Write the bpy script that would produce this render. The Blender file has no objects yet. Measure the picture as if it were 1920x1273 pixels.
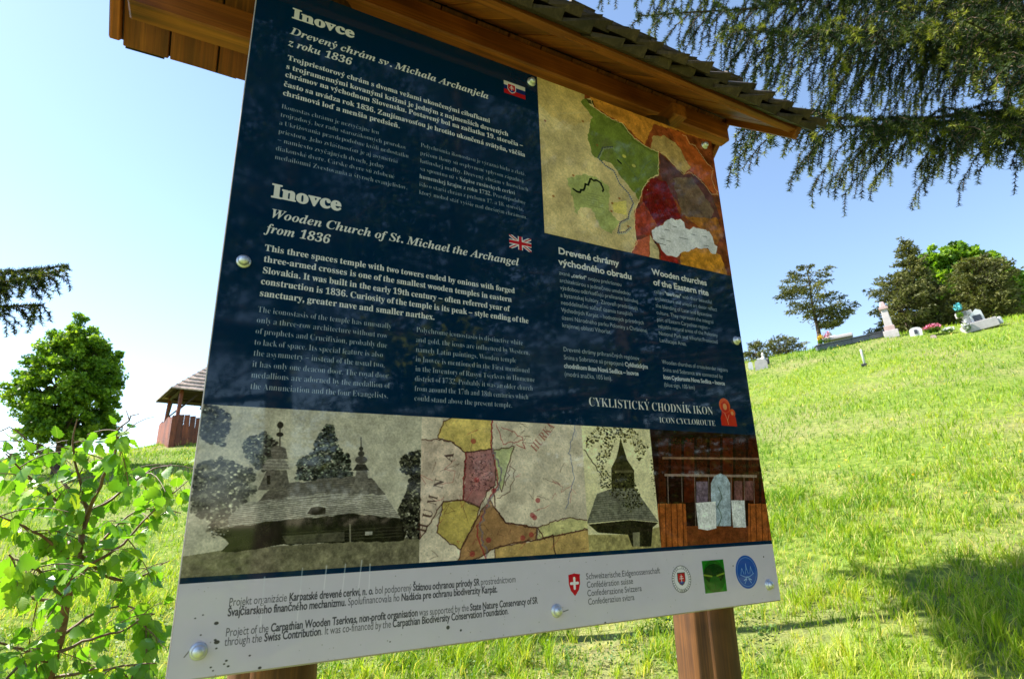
import bpy, bmesh, math, random, unicodedata
import numpy as np
from mathutils import Vector, Matrix
scene = bpy.context.scene
COL = scene.collection

# ---------------------------------------------------------------- camera (x along the sign board, y behind it, z up)
FPX = 1078.54                                             # focal length in pixels of the 1920 wide photograph
CAM = np.array([-0.59215, -0.96781, 1.39388])
RC = np.array([[0.8842833, 0.1143861, 0.4527238], [-0.4661378, 0.2734272, 0.8413995], [-0.0275426, -0.9550672, 0.2951068]])
cd = bpy.data.cameras.new('camera'); cam = bpy.data.objects.new('camera', cd); COL.objects.link(cam)
cd.sensor_width = 36; cd.lens = FPX/1920*36; cd.clip_start = .02; cd.clip_end = 6000
cd.dof.use_dof = True; cd.dof.focus_distance = 1.25; cd.dof.aperture_fstop = 11
m4 = Matrix(((RC[0][0], -RC[0][1], -RC[0][2], CAM[0]), (RC[1][0], -RC[1][1], -RC[1][2], CAM[1]), (RC[2][0], -RC[2][1], -RC[2][2], CAM[2]), (0, 0, 0, 1)))
cam.matrix_world = m4; scene.camera = cam

# ---------------------------------------------------------------- sky and sun
SUN_AZ, SUN_EL = math.radians(-49), math.radians(47)      # azimuth from +y towards +x
sdir = Vector((math.sin(SUN_AZ)*math.cos(SUN_EL), math.cos(SUN_AZ)*math.cos(SUN_EL), math.sin(SUN_EL)))
world = bpy.data.worlds.new('World'); scene.world = world; world.use_nodes = True
wn = world.node_tree; bg = wn.nodes['Background']
sky = wn.nodes.new('ShaderNodeTexSky'); sky.sky_type = 'NISHITA'; sky.sun_disc = False
sky.sun_elevation = SUN_EL; sky.sun_rotation = SUN_AZ; sky.air_density = 1.0; sky.dust_density = .15; sky.ozone_density = .45
wn.links.new(sky.outputs[0], bg.inputs[0]); bg.inputs[1].default_value = .108
sl = bpy.data.lights.new('sun', 'SUN'); sun = bpy.data.objects.new('sun', sl); COL.objects.link(sun)
sl.energy = 5.0; sl.angle = math.radians(.53); sl.color = (1, .95, .86)
sun.rotation_euler = sdir.to_track_quat('Z', 'Y').to_euler(); sun.location = (-20, 10, 30)
vs = scene.view_settings; vs.view_transform = 'Standard'; vs.look = 'None'; vs.gamma = 1; vs.use_curve_mapping = False
vs.exposure = 1.5
scene.cycles.max_bounces = 8; scene.cycles.transparent_max_bounces = 8

def ray(px, py):
    """direction in the world of a pixel of the photograph"""
    d = RC@np.array([(px-960)/FPX, (py-636.5)/FPX, 1.]); return d/np.linalg.norm(d)
def at(px, py, depth):
    """point at the given distance along the optical axis"""
    return CAM+RC@np.array([(px-960)/FPX, (py-636.5)/FPX, 1.])*depth
def at_range(px, py, r):
    """x, y at horizontal distance r from the camera in the direction of a pixel, and metres per photo pixel there"""
    d = ray(px, py); h = math.hypot(d[0], d[1]); k = r/h; p = CAM+d*k
    return p, float((RC.T@(p-CAM))[2])/FPX

# ---------------------------------------------------------------- letter outlines: the built-in font, flattened to polygons
def load_glyphs():
    low = 'abcdefghijklmnopqrstuvwxyz'; up = low.upper(); want = []
    for fam, sets in (('S', ((0x1D400, up), (0x1D41A, low), (0x1D7CE, '0123456789'))), ('I', ((0x1D468, up), (0x1D482, low)))):
        for base, chars in sets: want += [(fam+ch, chr(base+i)) for i, ch in enumerate(chars)]
    want += [('N'+ch, ch) for ch in low+up+'0123456789.,-–()„“áéíóúýčšžřňľďťôäŠ'+chr(34)]
    want.append(('bar', 'l'))
    sheets = []
    for tail in ('', 'l'):                                # one text object holds every letter, a line each
        c = bpy.data.curves.new('letters', 'FONT'); c.body = chr(10).join(ch+tail for k, ch in want); c.size = 1; c.space_line = 3
        o = bpy.data.objects.new('letters', c); COL.objects.link(o); dg = bpy.context.evaluated_depsgraph_get(); ev = o.evaluated_get(dg); cv = ev.to_curve(dg)
        lines = [[] for k in want]
        for sp in cv.splines:
            pts = []; n = len(sp.bezier_points); bz = [[np.array(v[:2]) for v in (q.co, q.handle_right, q.handle_left)] for q in sp.bezier_points]
            ym = (min(q[0][1] for q in bz)+max(q[0][1] for q in bz))/2; row = int(round((.3-ym)/3.)); off = np.array([0, -3.*row])
            for i in range(n):
                p0, p1, _ = bz[i]; p3, _, p2 = bz[(i+1) % n]; e = p3-p0; L = math.hypot(*e)
                if L < 1e-6: continue
                dv = max(abs(e[0]*(p1-p0)[1]-e[1]*(p1-p0)[0]), abs(e[0]*(p2-p0)[1]-e[1]*(p2-p0)[0]))/L
                m = 1 if dv < .004 else (2 if dv < .03 else 4)
                for j in range(m):
                    u = j/m; pts.append(list(1000*((1-u)**3*p0+3*(1-u)**2*u*p1+3*(1-u)*u*u*p2+u**3*p3-off)))
            if len(pts) > 2 and 0 <= row < len(want): lines[row].append(pts)
        ev.to_curve_clear(); bpy.data.objects.remove(o); bpy.data.curves.remove(c); sheets.append(lines)
    mx = lambda cs: max([p[0] for c in cs for p in c] or [0])
    bar = mx(sheets[0][-1])
    return {k: [mx(sheets[1][i])-bar, sheets[0][i]] for i, (k, ch) in enumerate(want)}
GL = load_glyphs()

# ---------------------------------------------------------------- mesh helpers
def mesh_np(name, V, F, mats, parent=None, attrs=None, smooth=False, idx=None, link=True):
    """V (n,3), F (m,k) of equal k"""
    V = np.asarray(V, np.float32); F = np.asarray(F, np.int32)
    me = bpy.data.meshes.new(name); k = F.shape[1]; m = len(F)
    me.vertices.add(len(V)); me.vertices.foreach_set('co', V.ravel())
    me.loops.add(m*k); me.loops.foreach_set('vertex_index', F.ravel())
    me.polygons.add(m); me.polygons.foreach_set('loop_start', np.arange(0, m*k, k, dtype=np.int32))
    if smooth: me.polygons.foreach_set('use_smooth', np.ones(m, bool))
    if idx is not None: me.polygons.foreach_set('material_index', np.asarray(idx, np.int32))
    for n_, a in (attrs or {}).items():
        at_ = me.attributes.new(n_, 'FLOAT', 'POINT'); at_.data.foreach_set('value', np.asarray(a, np.float32))
    me.update(calc_edges=True)
    for mt in (mats if isinstance(mats, list) else [mats]): me.materials.append(mt)
    if not link: return me
    o = bpy.data.objects.new(name, me); COL.objects.link(o)
    if parent: o.parent = parent
    return o
class MB:
    """collects quads / polygons, then links them as one object"""
    def __init__(s): s.bm = bmesh.new()
    def box(s, c, size, rot=None, bevel=0, taper=None):
        g = bmesh.ops.create_cube(s.bm, size=1)['verts']
        for v in g:
            if taper and v.co.z > 0: v.co.x *= taper; v.co.y *= taper
            v.co = Vector((v.co.x*size[0], v.co.y*size[1], v.co.z*size[2]))
        if bevel:
            ed = list({e for v in g for e in v.link_edges})
            r = bmesh.ops.bevel(s.bm, geom=ed, offset=bevel, segments=1, affect='EDGES', profile=.5)
            g = list({v for f in r['faces'] for v in f.verts} | {v for v in g if v.is_valid})
        M = Matrix.Translation(Vector(c)) @ (rot.to_4x4() if rot is not None else Matrix())
        for v in g: v.co = M @ v.co
        return s
    def tube(s, pts, rad, n=8, cap=True, wob=None):
        pts = [Vector(p) for p in pts]; rings = []
        if not hasattr(rad, '__len__'): rad = [rad]*len(pts)
        ref = None
        for i, p in enumerate(pts):
            t = (pts[min(i+1, len(pts)-1)]-pts[max(i-1, 0)]).normalized()
            if ref is None: ref = Vector((0, 0, 1)) if abs(t.z) < .9 else Vector((1, 0, 0))
            u = t.cross(ref).normalized(); w = u.cross(t).normalized(); ref = w
            rings.append([s.bm.verts.new(p+(u*math.cos(a)+w*math.sin(a))*rad[i]*(wob(i, k) if wob else 1)) for k in range(n) for a in [2*math.pi*k/n]])
        for a, b in zip(rings[:-1], rings[1:]):
            for k in range(n): s.bm.faces.new((a[k], a[(k+1) % n], b[(k+1) % n], b[k]))
        if cap:
            s.bm.faces.new(rings[0][::-1]); s.bm.faces.new(rings[-1])
        return s
    def lathe(s, prof, n=16, loc=(0, 0, 0), axis='Z'):
        """prof: (radius, height) from bottom to top"""
        rings = []; L = Vector(loc)
        for r, h in prof:
            ring = []
            for k in range(n):
                a = 2*math.pi*k/n; c = Vector((r*math.cos(a), r*math.sin(a), h))
                if axis == 'Y': c = Vector((c.x, -c.z, c.y))
                ring.append(s.bm.verts.new(L+c))
            rings.append(ring)
        for a, b in zip(rings[:-1], rings[1:]):
            for k in range(n): s.bm.faces.new((a[k], a[(k+1) % n], b[(k+1) % n], b[k]))
        s.bm.faces.new(rings[0][::-1]); s.bm.faces.new(rings[-1]); return s
    def poly(s, pts): s.bm.faces.new([s.bm.verts.new(p) for p in pts]); return s
    def prism(s, pts, d):
        d = Vector(d); a = [s.bm.verts.new(p) for p in pts]; b = [s.bm.verts.new(Vector(p)+d) for p in pts]; n = len(pts)
        s.bm.faces.new(a[::-1]); s.bm.faces.new(b)
        for k in range(n): s.bm.faces.new((a[k], a[(k+1) % n], b[(k+1) % n], b[k]))
        return s
    def build(s, name, mat, parent=None, smooth=False, uvf=None):
        bmesh.ops.recalc_face_normals(s.bm, faces=s.bm.faces)
        me = bpy.data.meshes.new(name)
        if uvf:
            uvl = s.bm.loops.layers.uv.new('UVMap')
            for f in s.bm.faces:
                for l in f.loops: l[uvl].uv = uvf(l.vert.co)
        s.bm.to_mesh(me); s.bm.free(); me.materials.append(mat)
        if smooth:
            for p in me.polygons: p.use_smooth = True
        o = bpy.data.objects.new(name, me); COL.objects.link(o)
        if parent: o.parent = parent
        return o
def tag(o, label=None, cat=None, group=None, kind=None):
    if label: o['label'] = label
    if cat: o['category'] = cat
    if group: o['group'] = group
    if kind: o['kind'] = kind
    return o
def thing(name, label, cat, loc=(0, 0, 0), rz=0, group=None):
    o = bpy.data.objects.new(name, None); COL.objects.link(o); o.empty_display_size = .1
    o.location = loc; o.rotation_euler = (0, 0, rz); return tag(o, label, cat, group)
def dup(o, parent=None):
    c = o.copy(); COL.objects.link(c); c.parent = parent
    for ch in o.children: dup(ch, c)
    return c

# ---------------------------------------------------------------- materials
class NT:
    def __init__(s, name):
        s.m = bpy.data.materials.new(name); s.m.use_nodes = True; s.t = s.m.node_tree; s.b = s.t.nodes['Principled BSDF']; s.out = s.t.nodes['Material Output']
    def n(s, typ, **kw):
        x = s.t.nodes.new('ShaderNode'+typ)
        for k, v in kw.items(): setattr(x, k, v)
        return x
    def l(s, a, b): s.t.links.new(a, b)
    def ramp(s, fac, stops):
        r = s.n('ValToRGB'); e = r.color_ramp.elements
        while len(e) < len(stops): e.new(.5)
        for el, (p, c) in zip(e, stops): el.position = p; el.color = (*c, 1)
        s.l(fac, r.inputs[0]); return r.outputs[0]
    def coords(s, scale=(1, 1, 1), kind='Object'):
        tc = s.n('TexCoord'); mp = s.n('Mapping'); mp.inputs['Scale'].default_value = scale; s.l(tc.outputs[kind], mp.inputs[0]); return mp.outputs[0]
    def noise(s, vec, scale, detail=4, rough=.55, dist=0):
        x = s.n('TexNoise'); x.inputs['Scale'].default_value = scale; x.inputs['Detail'].default_value = detail; x.inputs['Roughness'].default_value = rough; x.inputs['Distortion'].default_value = dist
        if vec is not None: s.l(vec, x.inputs['Vector'])
        return x.outputs[0]
    def mix(s, fac, a, b, typ='MIX'):
        x = s.n('Mix', data_type='RGBA', blend_type=typ)
        for v, k in ((fac, 0), (a, 6), (b, 7)):
            if hasattr(v, 'links'): s.l(v, x.inputs[k])
            else: x.inputs[k].default_value = v if k == 0 else (*v, 1)
        return x.outputs[2]
    def bump(s, h, strength=.3, dist=.01):
        x = s.n('Bump'); x.inputs['Strength'].default_value = strength; x.inputs['Distance'].default_value = dist; s.l(h, x.inputs['Height']); s.l(x.outputs[0], s.b.inputs['Normal'])
    def rnd(s):
        return s.n('ObjectInfo').outputs['Random']
def simple(name, col, rough=.6, metal=0, var=.15, scale=20, bump=0, spec=None):
    t = NT(name); c = t.coords(); f = t.noise(c, scale)
    t.l(t.ramp(f, [(.25, tuple(x*(1-var) for x in col)), (.75, tuple(min(1, x*(1+var)) for x in col))]), t.b.inputs['Base Color'])
    t.b.inputs['Roughness'].default_value = rough; t.b.inputs['Metallic'].default_value = metal
    if bump: t.bump(f, bump, .005)
    if spec is not None: t.b.inputs['Specular IOR Level'].default_value = spec
    return t.m
def wood(name, dark, mid, light, axis='z', rough=.45, scale=1., coat=.15, crack=.5):
    """stained wood: long grain along one axis, knots and dark checks, each piece its own tone"""
    t = NT(name); st = {'x': (1.2, 26, 26), 'y': (26, 1.2, 26), 'z': (26, 26, 1.2)}[axis]
    tc = t.n('TexCoord'); inf = t.n('ObjectInfo'); va = t.n('VectorMath', operation='SCALE'); va.inputs['Scale'].default_value = 9.
    cb = t.n('CombineXYZ'); [t.l(inf.outputs['Random'], cb.inputs[i]) for i in range(3)]
    t.l(cb.outputs[0], va.inputs[0]); ad = t.n('VectorMath', operation='ADD'); t.l(tc.outputs['Object'], ad.inputs[0]); t.l(va.outputs[0], ad.inputs[1])
    mp = t.n('Mapping'); mp.inputs['Scale'].default_value = tuple(v*scale for v in st); t.l(ad.outputs[0], mp.inputs[0])
    g = t.noise(mp.outputs[0], 1.6, 6, .6, .8); k = t.noise(ad.outputs[0], 7*scale, 3, .5, .4)
    fine = t.n('Mapping'); fine.inputs['Scale'].default_value = tuple(v*scale*(5 if v > 5 else 1.6) for v in st); t.l(ad.outputs[0], fine.inputs[0]); fg = t.noise(fine.outputs[0], 1.5, 3, .6)
    base = t.ramp(g, [(.36, dark), (.5, mid), (.62, light)])
    base = t.mix(.55, base, t.mix(1., base, t.ramp(fg, [(.38, (.16, .16, .16)), (.6, (1.5, 1.5, 1.5))]), 'MULTIPLY'))
    base = t.mix(.45, base, t.ramp(k, [(.3, tuple(x*.55 for x in mid)), (.7, tuple(min(1, x*1.25) for x in light))]))
    kn = t.n('TexVoronoi'); kn.inputs['Scale'].default_value = 1.0
    m2 = t.n('Mapping'); s2 = {'x': (2.4, 7, 7), 'y': (7, 2.4, 7), 'z': (7, 7, 2.4)}[axis]; m2.inputs['Scale'].default_value = s2; t.l(ad.outputs[0], m2.inputs[0]); t.l(m2.outputs[0], kn.inputs['Vector'])
    base = t.mix(t.ramp(kn.outputs['Distance'], [(.06, (.8, .8, .8)), (.13, (0, 0, 0))]), base, tuple(x*.35 for x in dark))
    tone = t.ramp(inf.outputs['Random'], [(0, (.72, .72, .72)), (1, (1.15, 1.1, 1.05))])
    t.l(t.mix(1., base, tone, 'MULTIPLY'), t.b.inputs['Base Color'])
    t.b.inputs['Roughness'].default_value = rough; t.b.inputs['Coat Weight'].default_value = coat; t.b.inputs['Coat Roughness'].default_value = .3
    t.bump(g, crack, .002); return t.m
def leafy(name, cols, trans=.5, rough=.5, spec=.4, tint='tint', wax=0.):
    """leaf: colour picked by a per-leaf value, light passes through"""
    t = NT(name); a = t.n('Attribute', attribute_name=tint)
    n = len(cols); c = t.ramp(a.outputs['Fac'], [(i/(n-1), cols[i]) for i in range(n)])
    t.l(c, t.b.inputs['Base Color']); t.b.inputs['Roughness'].default_value = rough; t.b.inputs['Specular IOR Level'].default_value = spec
    tr = t.n('BsdfTranslucent'); tc_ = t.mix(1., c, (1.25, 1.25, .55), 'MULTIPLY'); t.l(tc_, tr.inputs[0])
    ms = t.n('MixShader'); ms.inputs[0].default_value = trans; t.l(t.b.outputs[0], ms.inputs[1]); t.l(tr.outputs[0], ms.inputs[2]); t.l(ms.outputs[0], t.out.inputs[0])
    return t.m
M_post = wood('stained_log', (.020, .008, .002), (.080, .028, .005), (.20, .078, .015), 'z', .72, 1., 0., .9)
M_plank = wood('stained_plank', (.09, .018, .003), (.25, .058, .006), (.42, .12, .016), 'y', .65, 1., 0.)
M_beam = wood('stained_beam', (.11, .022, .004), (.28, .066, .008), (.44, .13, .02), 'x', .6, 1., .05)
M_shingle = wood('weathered_shingle', (.010, .005, .003), (.026, .013, .007), (.075, .047, .030), 'y', .75, 1.3, 0, .9)
M_steel = simple('dull_steel', (.66, .66, .69), .5, 1., .25, 60)
M_edge = simple('panel_edge', (.42, .36, .34), .5, .2, .2, 30)
M_bark = simple('bark', (.075, .05, .035), .9, 0, .5, 30, .6)
M_birchbark = simple('young_birch_bark', (.16, .085, .05), .6, 0, .5, 60, .4)
M_needle = leafy('spruce_needles', [(.006, .016, .006), (.014, .032, .010), (.055, .085, .016), (.26, .28, .03)], .2, .65, .2)
M_twig = simple('spruce_twig', (.10, .06, .035), .85, 0, .4, 60)
M_birchleaf = leafy('birch_leaf', [(.07, .20, .012), (.12, .30, .018), (.19, .38, .025), (.30, .46, .04)], .5, .33, .6)
M_maple = leafy('broad_leaves', [(.03, .08, .008), (.09, .20, .012), (.20, .34, .022), (.34, .46, .04)], .45, .5, .4)
M_pine = leafy('pine_needles', [(.045, .055, .02), (.10, .11, .035), (.17, .18, .05), (.25, .24, .07)], .2, .6, .3)
M_blade = leafy('grass_blade', [(.045, .135, .007), (.14, .28, .011), (.27, .40, .016), (.41, .48, .035), (.66, .54, .20)], .45, .5, .35)
M_herb = leafy('ground_herb', [(.04, .10, .016), (.09, .18, .03), (.16, .26, .05)], .35, .5, .35)
M_yellow = simple('dandelion', (.75, .52, .02), .6)
M_pink = simple('pink_petals', (.62, .16, .26), .6, 0, .35, 40)
M_turq = simple('turquoise_wreath', (.10, .48, .55), .6, 0, .3, 40)
M_stone = simple('pale_gravestone', (.44, .40, .40), .6, 0, .15, 6, .2)
M_pinkstone = simple('pinkish_stone', (.42, .30, .29), .6, 0, .2, 6, .2)
M_white = simple('white_paint', (.60, .60, .62), .5, 0, .05, 12)
M_dark = simple('black_granite', (.035, .037, .045), .2, 0, .3, 30)
M_grey = simple('dark_concrete', (.10, .11, .14), .7, 0, .3, 4)
M_redwood = wood('red_stained_board', (.08, .014, .005), (.19, .040, .012), (.30, .075, .022), 'z', .6, .4, 0)
M_oldshingle = wood('grey_brown_shingle', (.20, .14, .11), (.36, .27, .22), (.54, .43, .36), 'z', .8, .3, 0)
M_darkwood = simple('dark_wood', (.05, .03, .022), .7, 0, .3, 10)
M_iron = simple('dark_iron', (.05, .05, .055), .5, .6, .2, 30)
def ground_mat():
    t = NT('meadow_soil'); c = t.coords()
    a = t.noise(c, .35, 5, .6); b = t.noise(c, 9, 5, .65); d = t.noise(c, 60, 3, .6)
    g = t.ramp(b, [(.3, (.05, .09, .014)), (.5, (.13, .20, .024)), (.7, (.25, .29, .06))])
    s = t.ramp(d, [(.3, (.14, .10, .055)), (.7, (.42, .34, .20))])
    t.l(t.mix(t.ramp(a, [(.45, (.05, .05, .05)), (.66, (.55, .55, .55))]), g, s), t.b.inputs['Base Color']); t.b.inputs['Roughness'].default_value = .95; t.b.inputs['Specular IOR Level'].default_value = .1
    t.bump(d, .6, .02); return t.m
M_ground = ground_mat()

# ---------------------------------------------------------------- terrain
AZ = np.array([-180, -100, -60, -30, -12, -7, -1, 6, 20, 35, 45, 51.5, 57, 62.5, 67, 71.4, 80, 100, 130, 180.])
EL = np.array([0, 0, 1.5, 3.6, 5.2, 5.8, 7.2, 8.2, 10.2, 12.0, 13.0, 13.3, 13.7, 13.9, 13.75, 13.4, 12.6, 9.5, 4, 0.])
DC = np.array([26, 26, 26, 26, 27, 27, 28, 28, 28, 28, 27, 27, 26, 26, 26, 26, 26, 26, 26, 26.])
def ground(x, y):
    x = np.asarray(x, float); y = np.asarray(y, float)
    dx, dy = x-CAM[0], y-CAM[1]; r = np.hypot(dx, dy); az = np.degrees(np.arctan2(dx, dy))
    e = np.tan(np.radians(np.interp(az, AZ, EL))); D = np.interp(az, AZ, DC)
    zc = np.where(e > .0, CAM[2]*np.clip(e/.08, 0, 1)+D*e, 0)
    t = r/D; a = np.maximum(t, 1e-6)**1.35; b = 1.03-.10*(t-1)
    k = .035; g = -k*np.log(np.exp(-a/k)+np.exp(-np.clip(b, -1.5, 2)/k))+.003
    far = np.clip((r-60)/240, 0, 1); g = g*(1-far)
    n = .05*np.sin(x*.9+1.3*np.sin(y*.5))*np.cos(y*.8+.7*np.sin(x*.6))*np.clip(r/8, 0, 1)+.012*np.sin(x*4.1+y*2.3)*np.cos(y*4.7-x*1.9)*np.clip((40-r)/40, 0, 1)
    return zc*g+n-far*3
def gz(x, y): return float(ground(x, y))
rr = np.concatenate([[0], np.geomspace(.4, 40, 110), np.geomspace(43, 3000, 40)]); th = np.radians(np.arange(0, 360, 1.5)); nt = len(th)
X = CAM[0]+rr[1:, None]*np.sin(th)[None]; Y = CAM[1]+rr[1:, None]*np.cos(th)[None]
V = np.stack([X, Y, ground(X, Y)], -1).reshape(-1, 3); V = np.concatenate([V, [[CAM[0], CAM[1], gz(CAM[0], CAM[1])]]])
i, j = np.meshgrid(np.arange(len(rr)-2), np.arange(nt), indexing='ij'); a = i*nt+j; b = i*nt+(j+1) % nt
F = np.stack([a, b, b+nt, a+nt], -1).reshape(-1, 4)
q = np.arange(nt); F2 = np.stack([np.full(nt, len(V)-1), (q+1) % nt, q, q], -1)
g_ = mesh_np('ground', V, F[:, ::-1], M_ground, smooth=True)
bm = bmesh.new(); bm.from_mesh(g_.data); bm.verts.ensure_lookup_table()
for k in range(nt): bm.faces.new((bm.verts[len(V)-1], bm.verts[(k+1) % nt], bm.verts[k])).smooth = True
bmesh.ops.recalc_face_normals(bm, faces=bm.faces); bm.to_mesh(g_.data); bm.free()
tag(g_, kind='structure')

# ---------------------------------------------------------------- information board
BW, BH, BZ = 1.2, 1.21024, 1.20
# ---------------------------------------------------------------- print on the board
# The board face is y = 0; u,v are fractions of the board width from its lower left corner.
TW = 2048
TH = int(round(TW*BH/BW))
KT = TW/BW                                                # texture pixels per metre
CV = np.zeros((TH, TW, 3), np.float32)                    # row 0 = top of the board

def bp(px, py):
    """point of the board face (texture pixels) measured from the photograph"""
    d = ray(px, py); k = (0-CAM[1])/d[1]; p = CAM+k*d
    return np.array([(p[0]+BW/2)*KT, (BZ+BH-p[2])*KT])
def zone(ox, oy, s):
    return lambda pts: [bp(ox+x/s, oy+y/s) for x, y in pts]

def vnoise(h, w, cell, rg):
    gh, gw = int(h/cell)+3, int(w/cell)+3
    g = rg.random((gh, gw)).astype(np.float32)
    y = np.arange(h)/cell; x = np.arange(w)/cell
    yi = y.astype(int); xi = x.astype(int); fy = (y-yi)[:, None]; fx = (x-xi)[None]
    fy = fy*fy*(3-2*fy); fx = fx*fx*(3-2*fx)
    a = g[yi][:, xi]; b = g[yi][:, xi+1]; c = g[yi+1][:, xi]; d = g[yi+1][:, xi+1]
    return (a*(1-fx)+b*fx)*(1-fy)+(c*(1-fx)+d*fx)*fy
def fbm(h, w, cell, rg, n=4):
    o = np.zeros((h, w), np.float32); a = 1; t = 0
    for i in range(n):
        if cell < 1.5: break
        o += a*vnoise(h, w, cell, rg); t += a; a *= .6; cell /= 2
    return o/t

def pmask(poly, y0, y1, x0, x1):
    Y = np.arange(y0, y1)+.5; X = np.arange(x0, x1)+.5
    m = np.zeros((len(Y), len(X)), bool); n = len(poly)
    for i in range(n):
        ax, ay = poly[i]; bx, by = poly[(i+1) % n]
        if ay == by: continue
        r = (ay > Y) != (by > Y)
        if not r.any(): continue
        xs = ax+(Y[r]-ay)*(bx-ax)/(by-ay)
        m[r] ^= X[None] < xs[:, None]
    return m
def rag(poly, amp, step, rg):
    """break up the straight edges of an outline"""
    o = []
    for i in range(len(poly)):
        a = np.array(poly[i], float); b = np.array(poly[(i+1) % len(poly)], float)
        n = max(1, int(np.linalg.norm(b-a)/step))
        for k in range(n): o.append(a+(b-a)*k/n+(rg.normal(size=2)*amp if k else 0))
    return o
def fill(poly, col, alpha=1.0, noise=0.0, cell=20, rg=None, clip=None, stretch=None):
    P = np.array(poly); x0, y0 = np.floor(P.min(0)).astype(int); x1, y1 = np.ceil(P.max(0)).astype(int)+1
    x0 = max(x0, 0); y0 = max(y0, 0); x1 = min(x1, TW); y1 = min(y1, TH)
    if x1 <= x0 or y1 <= y0: return
    m = pmask(poly, y0, y1, x0, x1).astype(np.float32)*alpha
    if clip is not None: m *= clip[y0:y1, x0:x1]
    c = np.array(col, np.float32)/255
    c = np.broadcast_to(c, m.shape+(3,)).copy()
    if noise:
        f = fbm(m.shape[0], m.shape[1], cell, rg, 5)
        c *= (1+noise*(f-.5)*2)[..., None]
    s = CV[y0:y1, x0:x1]; s += (c-s)*m[..., None]
def line(pts, w, col, alpha=1.0, rg=None, wob=0, dash=None, clip=None):
    pts = [np.array(p, float) for p in pts]
    if rg is not None and wob: 
        q = rag(pts, wob, 9, rg); k = sum(1 for _ in q)
        # drop the closing edge that rag adds
        n = 0
        for i in range(len(pts)-1): n += max(1, int(np.linalg.norm(pts[i+1]-pts[i])/9))
        pts = q[:n]+[pts[-1]]
    acc = 0.
    for a, b in zip(pts[:-1], pts[1:]):
        L = np.linalg.norm(b-a)
        if L < 1e-6: continue
        if dash:
            n = int(L/dash)+1
            for k in range(n):
                p = a+(b-a)*(k/n); disc(p, w/2, col, alpha)
            continue
        x0, y0 = np.floor(np.minimum(a, b)-w).astype(int); x1, y1 = np.ceil(np.maximum(a, b)+w).astype(int)+1
        x0 = max(x0, 0); y0 = max(y0, 0); x1 = min(x1, TW); y1 = min(y1, TH)
        if x1 <= x0 or y1 <= y0: continue
        X, Y = np.meshgrid(np.arange(x0, x1)+.5, np.arange(y0, y1)+.5)
        t = np.clip(((X-a[0])*(b-a)[0]+(Y-a[1])*(b-a)[1])/L**2, 0, 1)
        D = np.hypot(X-a[0]-t*(b-a)[0], Y-a[1]-t*(b-a)[1])
        m = np.clip(w/2+.5-D, 0, 1)*alpha
        if clip is not None: m *= clip[y0:y1, x0:x1]
        s = CV[y0:y1, x0:x1]; s += (np.array(col, np.float32)/255-s)*m[..., None].astype(np.float32)
def disc(p, r, col, alpha=1.0, ry=None, clip=None, ring=None):
    ry = ry or r
    x0, y0 = int(p[0]-r-1), int(p[1]-ry-1); x1, y1 = int(p[0]+r+2), int(p[1]+ry+2)
    x0 = max(x0, 0); y0 = max(y0, 0); x1 = min(x1, TW); y1 = min(y1, TH)
    if x1 <= x0 or y1 <= y0: return
    X, Y = np.meshgrid(np.arange(x0, x1)+.5, np.arange(y0, y1)+.5)
    D = np.hypot((X-p[0])/r, (Y-p[1])/ry)
    m = np.clip((1-D)*min(r, ry)+.5, 0, 1)
    if ring: m *= np.clip((D-1)*min(r, ry)+ring+.5, 0, 1)
    m *= alpha
    if clip is not None: m *= clip[y0:y1, x0:x1]
    s = CV[y0:y1, x0:x1]; s += (np.array(col, np.float32)/255-s)*m[..., None].astype(np.float32)
def blobs(poly, n, r0, r1, col, rg, alpha=.8, var=.3, clip=None):
    n = int(n*1.7); var = max(var, .3)*1.9; r0, r1 = r0*.62, r1*.68; col = np.array(col)*.82
    """foliage of the printed pictures: many small irregular spots"""
    P = np.array(poly); x0, y0 = P.min(0); x1, y1 = P.max(0); k = 0; n = int(n*1.9)
    M = pmask(poly, int(y0), int(y1)+1, int(x0), int(x1)+1)
    while k < n:
        q = rg.uniform((x0, y0), (x1, y1)); k += 1
        if not M[min(int(q[1]-int(y0)), M.shape[0]-1), min(int(q[0]-int(x0)), M.shape[1]-1)]: continue
        f = min(2.6, math.exp(var*.95*rg.normal())); r = rg.uniform(r0, r1)*.72
        if k > .72*n: disc(q, r*.55, np.clip(np.array(col)*f*1.7, 0, 235), .85, r*.4, clip)
        else: disc(q, r, np.array(col)*f, alpha, r*rg.uniform(.5, 1.1), clip)
def rectmask(poly):
    m = np.zeros((TH, TW), np.float32); m[:] = pmask(poly, 0, TH, 0, TW); return m

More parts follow.
